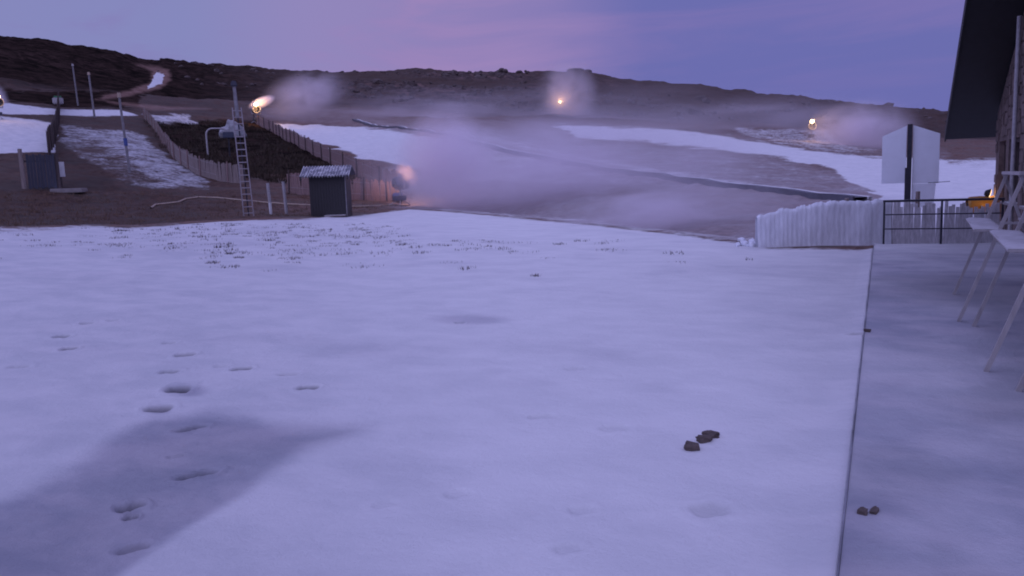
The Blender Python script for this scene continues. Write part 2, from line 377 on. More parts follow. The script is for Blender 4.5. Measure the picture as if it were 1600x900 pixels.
def pm(poly, w=5.0, v=1.0, jit=1.0):
    d = sdf(px+(jx-px)*jit, py+(jy-py)*jit, poly); return v*(1-sstep(-w, w, d))*vis
snow = np.zeros_like(X); thin = np.zeros_like(X); heath = np.zeros_like(X); rock = np.zeros_like(X); tan = np.zeros_like(X); darken = np.zeros_like(X); rime = np.zeros_like(X)
def mx(a, b): return np.maximum(a, b)
near = rf < 15
# flat field
ew = np.where(px < 640, 1.0, 0.0)
fe = 1-sstep(-0.10, 0.02, (rf-er)/er+npx*0.10*ew)
tuft = ew*sstep(0.55, 1.0, rf/er)*0.22
snow = mx(snow, fe*(1.0-tuft*sstep(700, 450, px)))
far = rf > er
# slope behind
slope = pm([(610,182),(760,212),(900,240),(1300,300),(1420,330),(1420,420),(1100,400),(640,345),(600,300)], 14, 0.20)
snow = mx(snow, slope*far)
snow = mx(snow, 0.44*(rf > er*0.97)*(1-sstep(1.10, 1.3, rf/er))*sstep(650, 700, px)*(1-sstep(1150, 1250, px)))
snow = mx(snow, far*pm([(410,191),(520,196),(625,205),(760,232),(900,262),(1040,288),(900,290),(740,285),(640,262),(560,246),(470,214)], 4, 0.97)*(1-0.52*sstep(620, 700, px)))
snow = mx(snow, far*pm([(640,190),(760,210),(900,240),(1040,262),(1300,300),(1310,312),(1040,279),(900,252),(760,222)], 7, 0.50))
snow = mx(snow, far*pm([(790,200),(870,203),(1020,225),(1200,243),(1330,275),(1380,310),(1300,306),(1040,270),(900,240)], 10, 0.27))
rime = mx(rime, far*pm([(790,200),(870,203),(1020,225),(1200,243),(1330,275),(1380,310),(1300,306),(1040,270),(900,240)], 12, 0.62))
snow = mx(snow, far*pm([(868,196),(1000,199),(1100,209),(1200,224),(1300,241),(1400,247),(1480,249),(1700,240),(1700,400),(1385,400),(1375,308),(1330,285),(1300,262),(1220,247),(1100,233),(1020,222),(900,214)], 7, 1.0))
snow = snow*(1-far*pm([(1470,238),(1700,232),(1700,262),(1560,263),(1480,258)], 4, 0.35))
snow = mx(snow, far*pm([(1150,198),(1290,203),(1320,225),(1400,238),(1300,240),(1200,222),(1150,208)], 5, 0.46))
rime = mx(rime, far*pm([(560,185),(760,200),(900,212),(1330,270),(1500,330),(1420,420),(1100,400),(640,345),(605,300),(612,250)], 16, 0.66))
rime = mx(rime, far*pm([(400,168),(560,172),(860,190),(1100,205),(1480,235),(1480,262),(1000,240),(620,205),(420,190)], 6, 0.22))
# left side
snow = mx(snow, far*pm([(-400,150),(0,160),(90,171),(190,171),(215,180),(150,182),(80,179),(-400,172)], 2.5, 0.95, .4))
snow = mx(snow, far*pm([(-400,178),(0,181),(88,192),(86,238),(20,240),(-400,246)], 3, 0.97, .4))
snow = mx(snow, far*pm([(94,192),(160,198),(215,205),(250,232),(290,262),(335,284),(330,293),(240,297),(185,285),(120,245),(94,222)], 7, 0.50))
snow = mx(snow, far*pm([(220,178),(300,180),(310,193),(245,193)], 3, 0.55))
snow = mx(snow, far*pm([(244,112),(256,116),(254,130),(228,140),(238,124)], 1.5, 0.85, .2))
tan = mx(tan, far*pm([(212,100),(262,108),(268,124),(250,138),(200,150),(150,156),(240,165),(330,170),(240,172),(170,160),(160,150),(200,142),(236,128),(238,112)], 3, 0.9, .3))
tan = mx(tan, far*pm([(395,168),(560,172),(700,180),(860,196),(880,210),(700,205),(620,202),(410,188)], 6, 0.55))
thin = mx(thin, far*pm([(94,192),(160,198),(215,205),(250,232),(290,262),(335,284),(330,293),(240,297),(185,285),(120,245),(94,222)], 7, 0.65))
snow = snow-0.16*far*pm([(92,212),(150,222),(215,262),(260,298),(180,302),(110,262)], 12)
# heather and rock
hill = sstep(150, 215, rf)
heath = mx(heath, hill*1.0)
heath = mx(heath, far*pm([(228,182),(260,194),(320,186),(400,186),(470,222),(540,256),(560,270),(500,285),(460,270),(380,275),(300,258),(262,230)], 4, 1.0))
heath = mx(heath, far*pm([(-400,140),(230,140),(215,170),(90,168),(0,157),(-400,150)], 4, 1.0))
heath = mx(heath, far*pm([(100,225),(150,255),(190,290),(250,300),(90,305),(50,290),(60,240)], 6, .7))
heath = mx(heath, far*.6*(1-sstep(250, 620, px))*(px < 640)*vis)
rock = mx(rock, hill*(0.10+0.75*sstep(480, 620, px)*sstep(1050, 850, px))*sstep(-0.15, 0.2, fbm(X*0.03, Y*0.03, 3)))
heath = heath*(1-0.38*hill*sstep(270, 560, px))
# thin, wind scoured ice near the camera
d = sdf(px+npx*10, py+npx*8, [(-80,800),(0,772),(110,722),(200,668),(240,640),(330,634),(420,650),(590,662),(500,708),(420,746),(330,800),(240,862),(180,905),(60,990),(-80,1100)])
rw = np.where(py < 700, 1, 1)
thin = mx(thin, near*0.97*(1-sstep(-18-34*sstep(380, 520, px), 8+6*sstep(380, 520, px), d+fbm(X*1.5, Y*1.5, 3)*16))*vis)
darken = mx(darken, 0.17*near*(1-sstep(-34, 10, d+fbm(X*1.5, Y*1.5, 3)*16))*vis*(0.6+0.4*(1-sstep(-90, -20, d))))
def ell(cx, cy, a, b, v): return v*(1-sstep(0.3, 1.15, np.hypot((px-cx)/a, (py-cy)/b)))*vis
thin = mx(thin, ell(292, 606, 42, 12, .9)); thin = mx(thin, ell(735, 498, 75, 10, .55)); thin = mx(thin, ell(250, 637, 24, 9, .8))
thin = mx(thin, 0.16*sstep(0.0, 0.5, fbm(X*0.35, Y*0.8, 4))*(rf < 40))
thin = mx(thin, .30*sstep(1250, 1500, px)*(rf < 22)*vis)
thin = thin+(1-thin)*(.36*(1-sstep(250, 850, px))+.22*sstep(1080, 1350, px))*(rf < 42)*vis  # field snow toned darker toward the left and right
thin = thin+(1-thin)*0.10*sstep(0.02, 0.5, fbm(X*1.1+5, Y*1.7, 4))*(rf < 30)
thin = mx(thin, far*.38*(1-sstep(300, 380, px))*vis)
thin = mx(thin, far*.16*vis)
# footprints pressed into the snow; shade in the deeper ones is mixed into the colour
dz = np.zeros_like(X)
idx = np.nonzero((rf < 14) & (rf > 2))[0]; xs = X[idx]; ys = Y[idx]
for (fx, fy, ln, wd, hd, dp) in FW:
    ux, uy = math.sin(-YAW+hd), math.cos(-YAW+hd)
    a = (xs-fx)*ux+(ys-fy)*uy; b = -(xs-fx)*uy+(ys-fy)*ux
    w2 = wd*(0.5-0.10*np.cos(a/ln*6.2))*(1.0)
    q = np.hypot(a/(ln*0.5), b/w2)*(1+0.18*fbm(xs*14, ys*14, 2))
    dz[idx] -= dp*(1-sstep(0.55, 1.0, q))-dp*0.22*np.exp(-((q-1.25)/0.22)**2)
    darken[idx] = np.maximum(darken[idx], min(1.0, (dp/0.05)**1.8)*0.92*(1-sstep(0.6, 1.02, q)))
# wind ripples and drifts on the field
dz += (rf < 45)*fbm(X*0.9+3, Y*1.6, 3)*0.012*sstep(2, 4, rf)
dz -= near*thin*0.03
# drift against the terrace edge
dz += np.where((Y < TY1) & (X < EX) & (Y > 0), (0.034+0.016*fbm(X*0+3, Y*0.8, 3))*np.exp(-((EX-X)/0.15)**2), 0)
# clods and tufts by the far side of the field
cl = sstep(0.28, 0.5, fbm(X*1.3, Y*1.3, 2))*ew*sstep(0.5, 0.9, rf/er)*(rf < er)
dz += cl*0.05
Zf = Z+dz; V = np.stack([X, Y, Zf], 1)
me = grid_mesh('ground', V, len(az), len(rr), dict(snow=snow, thin=thin, heath=np.clip(heath, 0, 1), rock=rock, tan=tan, darken=darken, rime=np.clip(rime, 0, 1)), wrap=True)
tag(link('ground', me, GM), kind='structure')

# ------------------------------------------------------------------ terrace
ny, nx = 420, 110
yy = np.concatenate([[-8], np.geomspace(1.0, TY1+1.0, ny-1)-1.0+0.0]); yy[-1] = TY1
xx = EX+np.concatenate([[0.006], np.geomspace(0.02, 9.0, nx-1)])
XX, YY = np.meshgrid(xx, yy, indexing='ij'); XX = XX.ravel(); YY = YY.ravel()
zt = 0.004*fbm(XX*3, YY*3, 3)+0.012*fbm(XX*1.1, YY*1.1, 2)*sstep(0, .3, XX-EX)
cl = np.clip
nn = fbm(XX*1.0, YY*0.8, 4)
tth = cl(0.80+nn*0.40, 0, 1.05); tth = tth*(1-0.55*sstep(TY1-3.2, TY1-0.4, YY))
sc = 0.18*sstep(0.1, 0.5, fbm(XX*0.9+7, YY*0.6+3, 4))+0.45*sstep(0.9, 0.2, np.hypot((XX-1.25)/1.6, (YY-13.2)/2.6)*0.8)  # darker mottling plus one darker oval towards the far end
me = grid_mesh('terrace', np.stack([XX, YY, zt], 1), nx, ny, dict(snow=np.ones_like(XX), thin=tth, heath=XX*0, rock=XX*0, tan=XX*0, darken=cl(sc, 0, .5)))
tag(link('terrace', me, GM), kind='structure')
b = MB(); b.box((EX+4.5+0.012, (TY1-8)/2, -0.19), (8.98, TY1+8-0.01, 0.34)); tag(b.build('terrace_slab', M['concrete']), kind='structure')
b = MB(); b.box((EX+0.001, (TY1-8)/2, -0.058), (0.006, TY1+8, 0.13))
tag(b.build('edge_strip', M['edging']), 'thin dark metal strip running along the edge between the snow field and the terrace', 'metal edging')

# ------------------------------------------------------------------ building on the right (gable side faces the terrace)
far_y = TY1-1.2; 
def plane_x(px, py, xw):
    v = ray(px, py); k = xw/v[0]; return np.array([xw, v[1]*k, CAM[2]+v[2]*k])
# far wall corner
fy = plane_x(1554, 300, WX)[1]
OX = WX-1.05
ec = plane_x(1478, 218, OX)           # far eave corner of the overhang
tp = plane_x(1513, 0, OX)
slope_t = (tp[2]-ec[2])/(ec[1]-tp[1])
print('building', 'fy', fy, 'eave', ec, 'slope deg', math.degrees(math.atan(slope_t)))
bld = empty('stone_building', (WX, fy, 0), 0, 'stone ski building with a black overhanging roof at the right edge', 'building')
yn = -6.0; ridge_y = ec[1]-8.0
def roof_z(y): return ec[2]+slope_t*(ec[1]-y) if y > ridge_y else ec[2]+slope_t*(ec[1]-ridge_y)-slope_t*(ridge_y-y)
# wall: stone pier at far corner, openings, more wall
def wallseg(b, y0, y1, z0, z1f, th=0.45):
    y0 -= fy; y1 -= fy
    za, zb = (z1f(y0+fy), z1f(y1+fy)) if callable(z1f) else (z1f, z1f)
    p = [(0, y0, z0), (0, y1, z0), (0, y1, zb), (0, y0, za), (th, y0, z0), (th, y1, z0), (th, y1, zb), (th, y0, za)]
    b.poly(p, [(0, 1, 2, 3), (4, 7, 6, 5), (0, 4, 5, 1), (3, 2, 6, 7), (0, 3, 7, 4), (1, 5, 6, 2)])
zf = lambda y: roof_z(y)-0.13
b = MB()
segs = [(fy-0.55, fy, 0)]; wtop = 2.35
ops = [(fy-1.75, fy-0.55), (fy-3.9, fy-2.2), (fy-7.5, fy-5.0)]
cur = fy
for (o0, o1) in ops:
    wallseg(b, o1, cur, -0.1, zf); wallseg(b, o0, o1, wtop, zf); cur = o0
wallseg(b, ridge_y, cur, -0.1, zf); wallseg(b, yn, ridge_y, -0.1, zf)
# far end wall and body
b.box((4.2, -0.225, 1.3), (7.5, 0.45, 2.8))
rs = random.Random(3)
y = -0.02
while y > -13:                      # coursed stone blocks proud of the wall
    z = 0.0
    while z < 6.0:
        h = rs.uniform(.22, .34); L = rs.uniform(.3, .65); yy0 = y-L+rs.uniform(-.05, .05)
        inop = any(yy0 < o1-fy and y > o0-fy and z < wtop+0.02 for o0, o1 in ops)
        if not inop and z+h < min(zf(yy0+fy), zf(y+fy))-0.03: b.box((-0.004, (y+yy0)/2, z+h/2), (0.05, abs(y-yy0)-0.03, h-0.03), bevel=0.012)
        z += h
    y -= 0.5
b.build('wall', M['stone'], bld)
# roof: slab with deep overhang
b = MB(); th = 0.20
def rslab(y0, y1):
    x0 = OX-WX; x1 = 9.0; pts = []
    for x in (x0, x1):
        for y in (y0, y1):
            z = roof_z(y); pts += [(x, y-fy, z), (x, y-fy, z+th)]
    b.poly(pts, [(0, 2, 3, 1), (4, 5, 7, 6), (0, 1, 5, 4), (2, 6, 7, 3), (1, 3, 7, 5), (0, 4, 6, 2)])
rslab(ridge_y, ec[1]); rslab(yn-1, ridge_y)
rf_ = b.build('roof', M['soffit'], bld)
b = MB()
x0 = OX-WX
for (ya, yb) in ((ridge_y, ec[1]), (yn-1, ridge_y)):
    za, zb = roof_z(ya), roof_z(yb); p = []
    for x in (x0-0.035, x0-0.003):
        p += [(x, ya-fy, za-0.06), (x, yb-fy, zb-0.06), (x, yb-fy, zb+th+.03), (x, ya-fy, za+th+.03)]
    b.poly(p, [(0, 1, 2, 3), (4, 7, 6, 5), (0, 4, 5, 1), (3, 2, 6, 7), (0, 3, 7, 4), (1, 5, 6, 2)])
b.build('fascia_board', M['soffit'], rf_)
for (o0, o1), kind in zip(ops, ('door', 'window', 'window')):
    c = ((o0+o1)/2-fy); w = o1-o0; z0 = 0 if kind == 'door' else 0.9
    b = MB()
    for yy_ in (o0+0.04, o1-0.04): b.box((0.16, yy_-fy, (z0+wtop)/2), (0.10, 0.08, wtop-z0))
    b.box((0.16, c, wtop-0.045), (0.098, w-0.165, 0.08)); b.box((0.16, c, z0+0.045), (0.098, w-0.165, 0.08))
    if kind == 'door':
        d = MB(); d.box((0.2, c, wtop/2), (0.05, w-0.17, wtop-0.18)); dd = d.build('door', M['door'], bld); b.build('frame', M['wood_dark'], dd)
        MB().box((0.155, c-0.4, 1.05), (0.04, 0.12, 0.03)).build('handle', M['steel'], dd)
    else:
        for k in range(1, 3): b.box((0.16, o0-fy+w*k/3, (z0+wtop)/2), (0.05, 0.045, wtop-z0-0.165))
        d = MB(); d.box((0.2, c, (z0+wtop)/2), (0.03, w-0.17, wtop-z0-0.18)); dd = d.build('window', M['glass'], bld); b.build('frame', M['wood_dark'], dd)
        MB().box((0.15, c, 0.45), (0.28, w-0.01, 0.89)).build('sill_wall', M['stone'], bld)
        MB().box((-0.02, c, 0.925), (0.22, w-0.02, 0.05)).build('sill', M['concrete'], dd)
# pale drain pipe on the wall
dp = plane_x(1583, 250, WX-0.10)
tube('downpipe', [(-0.10, dp[1]-fy, 0.0), (-0.10, dp[1]-fy, zf(dp[1])-0.2)], 0.045, M['steel'], bld)

# ------------------------------------------------------------------ white tall tables beside the wall
def make_table(shelves=True):
    t = empty('high_table', (0, 0, 0))
    L = 2.25; zs = 1.03; top = 1.64
    for y in (0.0, L):
        MB().bar((-0.55, y, 0.0), (0.02, y, top), 0.038, 0.038, square=True).build('leg', M['chair'], t)
        MB().bar((0.55, y+0.06, 0.0), (-0.02, y+0.06, top), 0.038, 0.038, square=True).build('leg', M['chair'], t)
        b = MB(); b.bar((-0.20, y-0.05, 0.98), (0.20, y-0.05, 0.98), 0.035, 0.035, square=True); b.build('cross_bar', M['chair'], t)
    b = MB(); b.box((0.0, L/2, top), (0.08, L+0.25, 0.04), bevel=0.006); b.build('top_rail', M['chair'], t)
    for s in (-1, 1) if shelves else ():
        MB().box((s*0.30, L/2, zs), (0.27, L+0.1, 0.03), bevel=0.006).build('shelf', M['chair'], t)
        # snow lying on the shelf
        nu, nv = 10, 30; V = []
        for i in range(nu):
            for j in range(nv):
                u = i/(nu-1); v = j/(nv-1); e = min(1, min(u, 1-u)*5)*min(1, min(v, 1-v)*18)
                x = s*0.30+(u-.5)*0.28; y = L/2+(v-.5)*(L+0.1)
                V.append((x, y, zs+0.012+e**0.5*(0.014+0.008*math.sin(v*9+u*3+s))))
        me = grid_mesh('snow_cover', np.array(V), nu, nv, {}); link('snow_cover', me, M['dustedsnow'], t)
    return t
t0 = make_table()
g = 'white tall tables standing by the stone wall'
f1 = on_z(1498, 503, 0); f2 = on_z(1541, 582, 0)
print('feet', [on_z(*q, 0) for q in ((1488, 460), (1498, 503), (1522, 510), (1541, 582), (1583, 615))], 'EX', EX, 'TY1', TY1)
tables = [(t0, f1[0]+0.55, f1[1], 'white tall table with snow on its shelves, farther of the two by the stone wall', -0.05)]
t1 = copy_tree(t0)
tables.append((t1, f2[0]+0.55, f2[1], 'white tall table with snow on its shelves, nearer of the two by the stone wall', -0.05))
f3 = on_z(1583, 615, 0); t2 = make_table(False)
tables.append((t2, f3[0]+0.50, f3[1]-2.2, 'bare white trestle without shelves, only one leg showing at the right edge', -0.04))
for (o, x, y, lb, rz) in tables: o.location = (x, y, 0.0); o.rotation_euler = (0, 0, rz); tag(o, lb, 'table', g)

# ------------------------------------------------------------------ railing at the terrace end
rl = on_z(1379, 381, 0); rr_ = np.array([fy*0+WX-0.15, rl[1], 0]); ry = rl[1]-0.05
rail = empty('metal_railing', (rl[0], ry, 0), 0, 'dark metal railing with two horizontal bars across the far end of the terrace', 'railing')
L = WX-0.1-rl[0]
H = 1.02
for x in (0.02, L*0.5, L-0.02): MB().box((x, 0, H/2-0.02), (0.045, 0.045, H)).build('post', M['steel_dark'], rail)
MB().box((L/2, 0, H+0.0), (L+0.02, 0.06, 0.055)).build('top_bar', M['steel_dark'], rail)
for z in (0.36, 0.70):
    b = MB()
    for a_, b_ in ((0.045, L*0.5-0.025), (L*0.5+0.025, L-0.045)): b.box(((a_+b_)/2, 0, z), (b_-a_, 0.028, 0.03))
    b.build('bar', M['steel_dark'], rail)

# ------------------------------------------------------------------ fences
def poly_pts(px_pts):
    return [hit(*p) if len(p) == 2 else at_r(*p) for p in px_pts]
def resample(pts, step):
    out = []; pts = [np.array(p[:2]) for p in pts]
    acc = 0
    for a, b in zip(pts[:-1], pts[1:]):
        L = np.linalg.norm(b-a); t = acc
        while t < L: out.append((a+(b-a)*t/L, (b-a)/L)); t += step
        acc = t-L
    return out
def fence(pts, h, label, post_step=2.6, slat=0.075, gap=0.05, mat='wood', pmat='wood_dark', group=None, over=0.12, name='slat_fence', lean=0.0):
    r = resample(pts, slat+gap); o = r[0][0]
    root = empty(name, (o[0], o[1], gz(*o)), 0, label, 'fence', group); oz = gz(*o)
    b = MB(); vs = []; fs = []
    for (p, d) in r:
        z = gz(*p)-oz; hh = h*random.uniform(0.90, 1.06); x, y = p-o; w = slat/2; n = np.array([-d[1], d[0]])*0.012
        ln = random.uniform(-.06, .06)+lean; k = len(vs)
        for s in (-1, 1):
            for (a, c) in ((-w, -0.1), (w, -0.1), (w, hh), (-w, hh)):
                lx = ln*max(c, 0); vs.append((x+d[0]*(a+lx)+s*n[0], y+d[1]*(a+lx)+s*n[1], z+c))
        fs += [(k, k+1, k+2, k+3), (k+4, k+7, k+6, k+5), (k, k+4, k+5, k+1), (k+2, k+6, k+7, k+3), (k, k+3, k+7, k+4), (k+1, k+5, k+6, k+2)]
    me = bpy.data.meshes.new('slats'); me.from_pydata(vs, [], fs); me.update(); link('slats', me, M[mat], root)
    rp = resample(pts, post_step)
    if len(rp) > 95: rp = rp[:95]
    pr = None
    for (p, d) in rp:
        x, y = p-o; z = gz(*p)-oz; off = np.array([-d[1], d[0]])*0.06; off = off*(-1 if np.dot(off, p) > 0 else 1)
        a = random.uniform(-.10, .10)+lean
        MB().bar((x+off[0], y+off[1], z-0.2), (x+off[0]+d[0]*a*h, y+off[1]+d[1]*a*h, z+h+over), 0.05, r2=0.042, seg=7).build('post', M[pmat], root)
    for zz in (0.3, 0.85):
        q = [(p[0]-o[0]+d[1]*0.03, p[1]-o[1]-d[0]*0.03, gz(*p)-oz+h*zz) for p, d in resample(pts, 1.3)]
        if len(q) > 1: tube('wire', q, 0.008, M['steel'], root, 0)
    return root
G1 = 'slatted snow fences around the slope'
fence(poly_pts([(398, 192), (425, 206), (470, 232), (520, 258), (562, 278), (600, 292), (632, 296)]), 1.28, 'long pinkish slat fence running down beside the bright snow slope to the snow gun', 3.2, 0.16, 0.02, group=G1)
fence(poly_pts([(226, 186), (248, 212), (270, 246), (305, 272), (345, 284), (384, 288)]), 1.25, 'weathered slat fence curving between the patchy piste and the dark heather', 3.0, 0.14, 0.03, mat='wood_grey', pmat='wood', group=G1)
fence(poly_pts([(93, 168), (92, 190), (86, 222), (76, 248)]), 1.7, 'dark slat fence dividing the two snowy strips at far left', 3.0, 0.14, 0.05, mat='wood_dark', group=G1)
fence(poly_pts([(452, 303), (492, 308), (545, 312), (585, 314), (625, 316)]), 1.35, 'grey brown slat fence behind the black hut', 1.6, 0.13, 0.02, mat='wood', group=G1)
# frozen fence right of centre
A = hit(1182, 386); Bp = np.array([EX+0.35, TY1+0.75, 0]); Cp = np.array([WX+1.5, TY1+1.4, 0])
print('frozen', A, Bp)
root = empty('frozen_fence', (A[0], A[1], gz(A[0], A[1])), 0, 'paling fence coated in thick white ice, ending behind the dark metal railing', 'fence')
oz = gz(A[0], A[1])
def ice_wall(a, b_, h0, h1, seed):
    nu, nv = 260, 26; V = []; L = math.hypot(b_[0]-a[0], b_[1]-a[1]); d = ((b_[0]-a[0])/L, (b_[1]-a[1])/L); n = (-d[1], d[0])
    us = np.linspace(0, 1, nu); 
    hh = []
    for u in us:
        x = u*L; slatk = math.floor(x/0.11)
        random.seed(seed+slatk); j = random.uniform(-.022, .022)
        ramp = min(1, x/1.9)**0.6
        hh.append((h0+(h1-h0)*u)*(0.66+0.34*ramp)+j+0.035*float(fbm(np.array([x*11]), np.array([seed*2.0]), 2)[0])+0.07*float(fbm(np.array([x*1.5]), np.array([seed*1.0]), 3)[0]))
    random.seed(5)
    rows = []
    for side in (1, -1):
        pass
    prof = list(np.linspace(0, 1, nv))
    for i, u in enumerate(us):
        x = u*L; bx, by = a[0]+(b_[0]-a[0])*u, a[1]+(b_[1]-a[1])*u; g0 = gz(bx, by)
        sl = 0.5+0.5*math.cos((x+0.25*float(fbm(np.array([x*.9]), np.array([4.]), 2)[0]))/0.13*2*math.pi)
        for k, v in enumerate(prof):          # up the front, over the top and down the back
            ph = v*2; up_ = ph if ph <= 1 else 2-ph; side = -1 if ph <= 1 else 1
            th = (0.05+0.05*sl*0.10+0.07*float(fbm(np.array([x*1.8+side*9]), np.array([up_*1.6+seed]), 3)[0])+0.05*(1-up_)**3)*(1 if 0.02 < v < .98 else 1)
            if abs(ph-1) < 0.06: th *= 0.3
            V.append((bx-A[0]+n[0]*th*side, by-A[1]+n[1]*th*side, g0-oz-0.06+up_*(hh[i]+0.06)))
    return grid_mesh('ice_panel', np.array(V), nu, nv, {})
link('ice_panel', ice_wall(A, Bp, 1.14, 1.17, 10), M['ice'], root)
# bare slats continue behind the railing
vs = []; fs = []; rsl = resample([Bp, Cp], 0.082)
for q, (p, d) in enumerate(rsl):
    hh = (1.08-0.30*q/len(rsl))*random.uniform(.88, 1.05); x, y = p-A[:2]; z = gz(*p)-oz; w = 0.045; k = len(vs); n_ = np.array([-d[1], d[0]])*0.011; ln = random.uniform(-.025, .025)
    for s in (-1, 1):
        for (a_, c_) in ((-w, -0.1), (w, -0.1), (w*.8, hh), (-w*.8, hh)): vs.append((x+d[0]*(a_+ln*max(0, c_))+s*n_[0], y+d[1]*(a_+ln*max(0, c_))+s*n_[1], z+c_))
    fs += [(k, k+1, k+2, k+3), (k+4, k+7, k+6, k+5), (k, k+4, k+5, k+1), (k+2, k+6, k+7, k+3), (k, k+3, k+7, k+4), (k+1, k+5, k+6, k+2)]
me = bpy.data.meshes.new('slats'); me.from_pydata(vs, [], fs); me.update(); sl = link('slats', me, M['rimed'], root); sl['label'] = 'bare grey slats partly rimed with ice'
for px_, hgt in ((1299, 1.12), (1321, 1.16), (1432, 1.30)):
    v = ray(px_, 340); A2, B2 = (A, Bp) if px_ < 1378 else (Bp, Cp)
    # intersection of view column with fence line
    den = v[0]*(B2[1]-A2[1])-v[1]*(B2[0]-A2[0]); k = (A2[0]*(B2[1]-A2[1])-A2[1]*(B2[0]-A2[0]))/den
    x, y = v[0]*k, v[1]*k; z = gz(x, y)-oz
    MB().bar((x-A[0], y-A[1]+0.1, z-.1), (x-A[0]+.02, y-A[1]+0.1, z+hgt), 0.055, r2=0.05, seg=8).build('post', M['wood_grey' if px_ > 1310 else 'wood_dark'], root)
# lumps of ice at the near end of the fence
b = MB()
for k in range(46):
    p = hit(random.uniform(1148, 1215), random.uniform(377, 386)); s_ = random.uniform(.03, .085)
    b.ball((p[0], p[1], gz(p[0], p[1])+s_*0.5), s_, (1.2, 1, random.uniform(.6, 1.5)), 1, .3)
tag(b.build('ice_lumps', M['ice'], smooth=True), 'small white lumps of spray ice at the left foot of the frozen fence', 'ice', kind='stuff')

# ------------------------------------------------------------------ big white trail board beyond the fence
rb = 23.5; pb = at_r(1419, 311, rb); gb = gz(pb[0], pb[1])
board = empty('trail_board', (pb[0], pb[1], gb), -R(24.5)*0+R(-2), 'tall house shaped white board on a dark post, plastered with snow, behind the railing', 'sign')
fz = lambda py: at_r(1419, py, rb)[2]-gb
sc_ = rb/F*0.80   # metres per photo pixel at the board
u0, u1 = -43*sc_, 46*sc_
zt_, zm, zs_, zb_ = fz(196), fz(286), fz(211), fz(309)
def panel(pts, name, mat, th=0.05, y=0.0):
    n = len(pts); b = MB(); b.poly([(x, y, z) for x, z in pts]+[(x, y+th, z) for x, z in pts], [tuple(range(n)), tuple(reversed(range(n, 2*n)))]+[(i, (i+1) % n, n+(i+1) % n, n+i) for i in range(n)])
    return b.build(name, mat, board)
panel([(-0.075, zt_), (u0, zs_), (u0, zm), (-0.075, zm-0.0)], 'panel', M['panel'])
panel([(0.075, zt_), (u1, zs_), (u1, zm-0.02), (0.075, zm-0.02)], 'panel', M['panel'])
panel([(0.075, zm-0.03), (u1-0.06, zm-0.03), (u1-0.10, zb_-.25), (0.075, zb_-.25)], 'lower_panel', M['panel'], 0.05, -0.0)
0 and panel([(-0.085, zm-0.012), (u0+0.06, zm-0.012), (u0+0.08, zb_+.25), (-0.085, zb_+.20)], 'lower_panel', M['panel'], 0.05, 0.0)
MB().box((0, 0.0, (zt_+0.03)/2), (0.115, 0.12, zt_+0.03)).build('post', M['steel_dark'], board)
MB().box((-0.02, -0.03, (zm+.4)/2), (0.15, 0.1, zm+.4)).build('post_sleeve', M['steel_dark'], board)
MB().bar((0.45, -0.012, zm-.01), (0.95, -0.012, zm+.012), 0.012, 0.015, square=True).build('hinge_strip', M['steel_dark'], board)

# ------------------------------------------------------------------ ski conveyor crossing the slope
cpts = [at_r(*q) for q in ((1345,322,35.4),(1312,315,36.6),(1200,298,40),(1100,287,45),(1000,273,51),(900,257,59),(840,246,64),(760,226,73),(700,211,82),(640,196,95),(590,185,110),(552,178,122))]
cpts = [np.array([p[0], p[1], gz(p[0], p[1])]) for p in cpts]
o = cpts[0]; conv = empty('ski_conveyor', o, 0, 'long low grey conveyor belt climbing across the slope from the frozen fence', 'conveyor lift')
dense = []
for (p, d) in resample(cpts, 1.5): dense.append((p, d, gz(*p)))
def strip(name, mat, off, w, z0, z1):
    V = []; 
    for (p, d, z) in dense:
        n_ = np.array([-d[1], d[0]])
        for (a_, c_) in ((-w/2, z0), (-w/2, z1), (w/2, z1), (w/2, z0)):
            q = p+n_*(off+a_); V.append((q[0]-o[0], q[1]-o[1], z+c_-o[2]))
    m_ = grid_mesh(name, np.array(V), len(dense), 4, {}, smooth=False); return link(name, m_, mat, conv)
strip('deck', M['belt'], 0, 0.55, -0.3, 0.20)
strip('side_skirt', M['belt'], 0.32, 0.06, -0.3, 0.24)
strip('snow_edge', M['snow'], -0.44, 0.16, -0.3, 0.21)

# ------------------------------------------------------------------ small black hut
hp = hit(515, 339, 30, 46); hut_r = math.hypot(hp[0], hp[1])
def mpp(p): 
    d = (np.array([p[0], p[1], p[2]])-np.array(CAM)) @ M3; return -d[2]/F
k = mpp(hp); hut = empty('ski_hut', (hp[0], hp[1], gz(hp[0], hp[1])), YAW*0+math.atan2(hp[1], hp[0])-math.pi/2-R(10), 'small black wooden hut with a frosty corrugated roof beside the brown grass', 'hut')
w, dpt, hh = 57*k, 1.5, 66*k
b = MB(); b.box((0, dpt/2, hh/2-.1), (w, dpt, hh+.1)); b.build('walls', M['hutwood'], hut)
b = MB()
for i in range(13): b.box((-w/2+w*(i+.5)/13, -0.012, hh/2), (w/13-0.02, 0.02, hh-0.03))
b.build('boards', M['hutwood'], hut)
b = MB(); nx_ = 96; pr = []; rw_ = 76*k
V = []
for i in range(nx_):
    x = (i/(nx_-1)-.5)*rw_-0.06; cz = 0.028*math.sin(i/(nx_-1)*math.pi*2*17)
    for (y, z) in ((-0.42, hh-0.08), (dpt*0.45, hh+0.42), (dpt*0.45, hh+0.37), (-0.42, hh-0.13)): V.append((x, y, z+cz*(1 if z != 0 else 0)))
rf2 = link('roof', grid_mesh('roof', np.array(V), nx_, 4, {}, smooth=False), M['roofm'], hut)
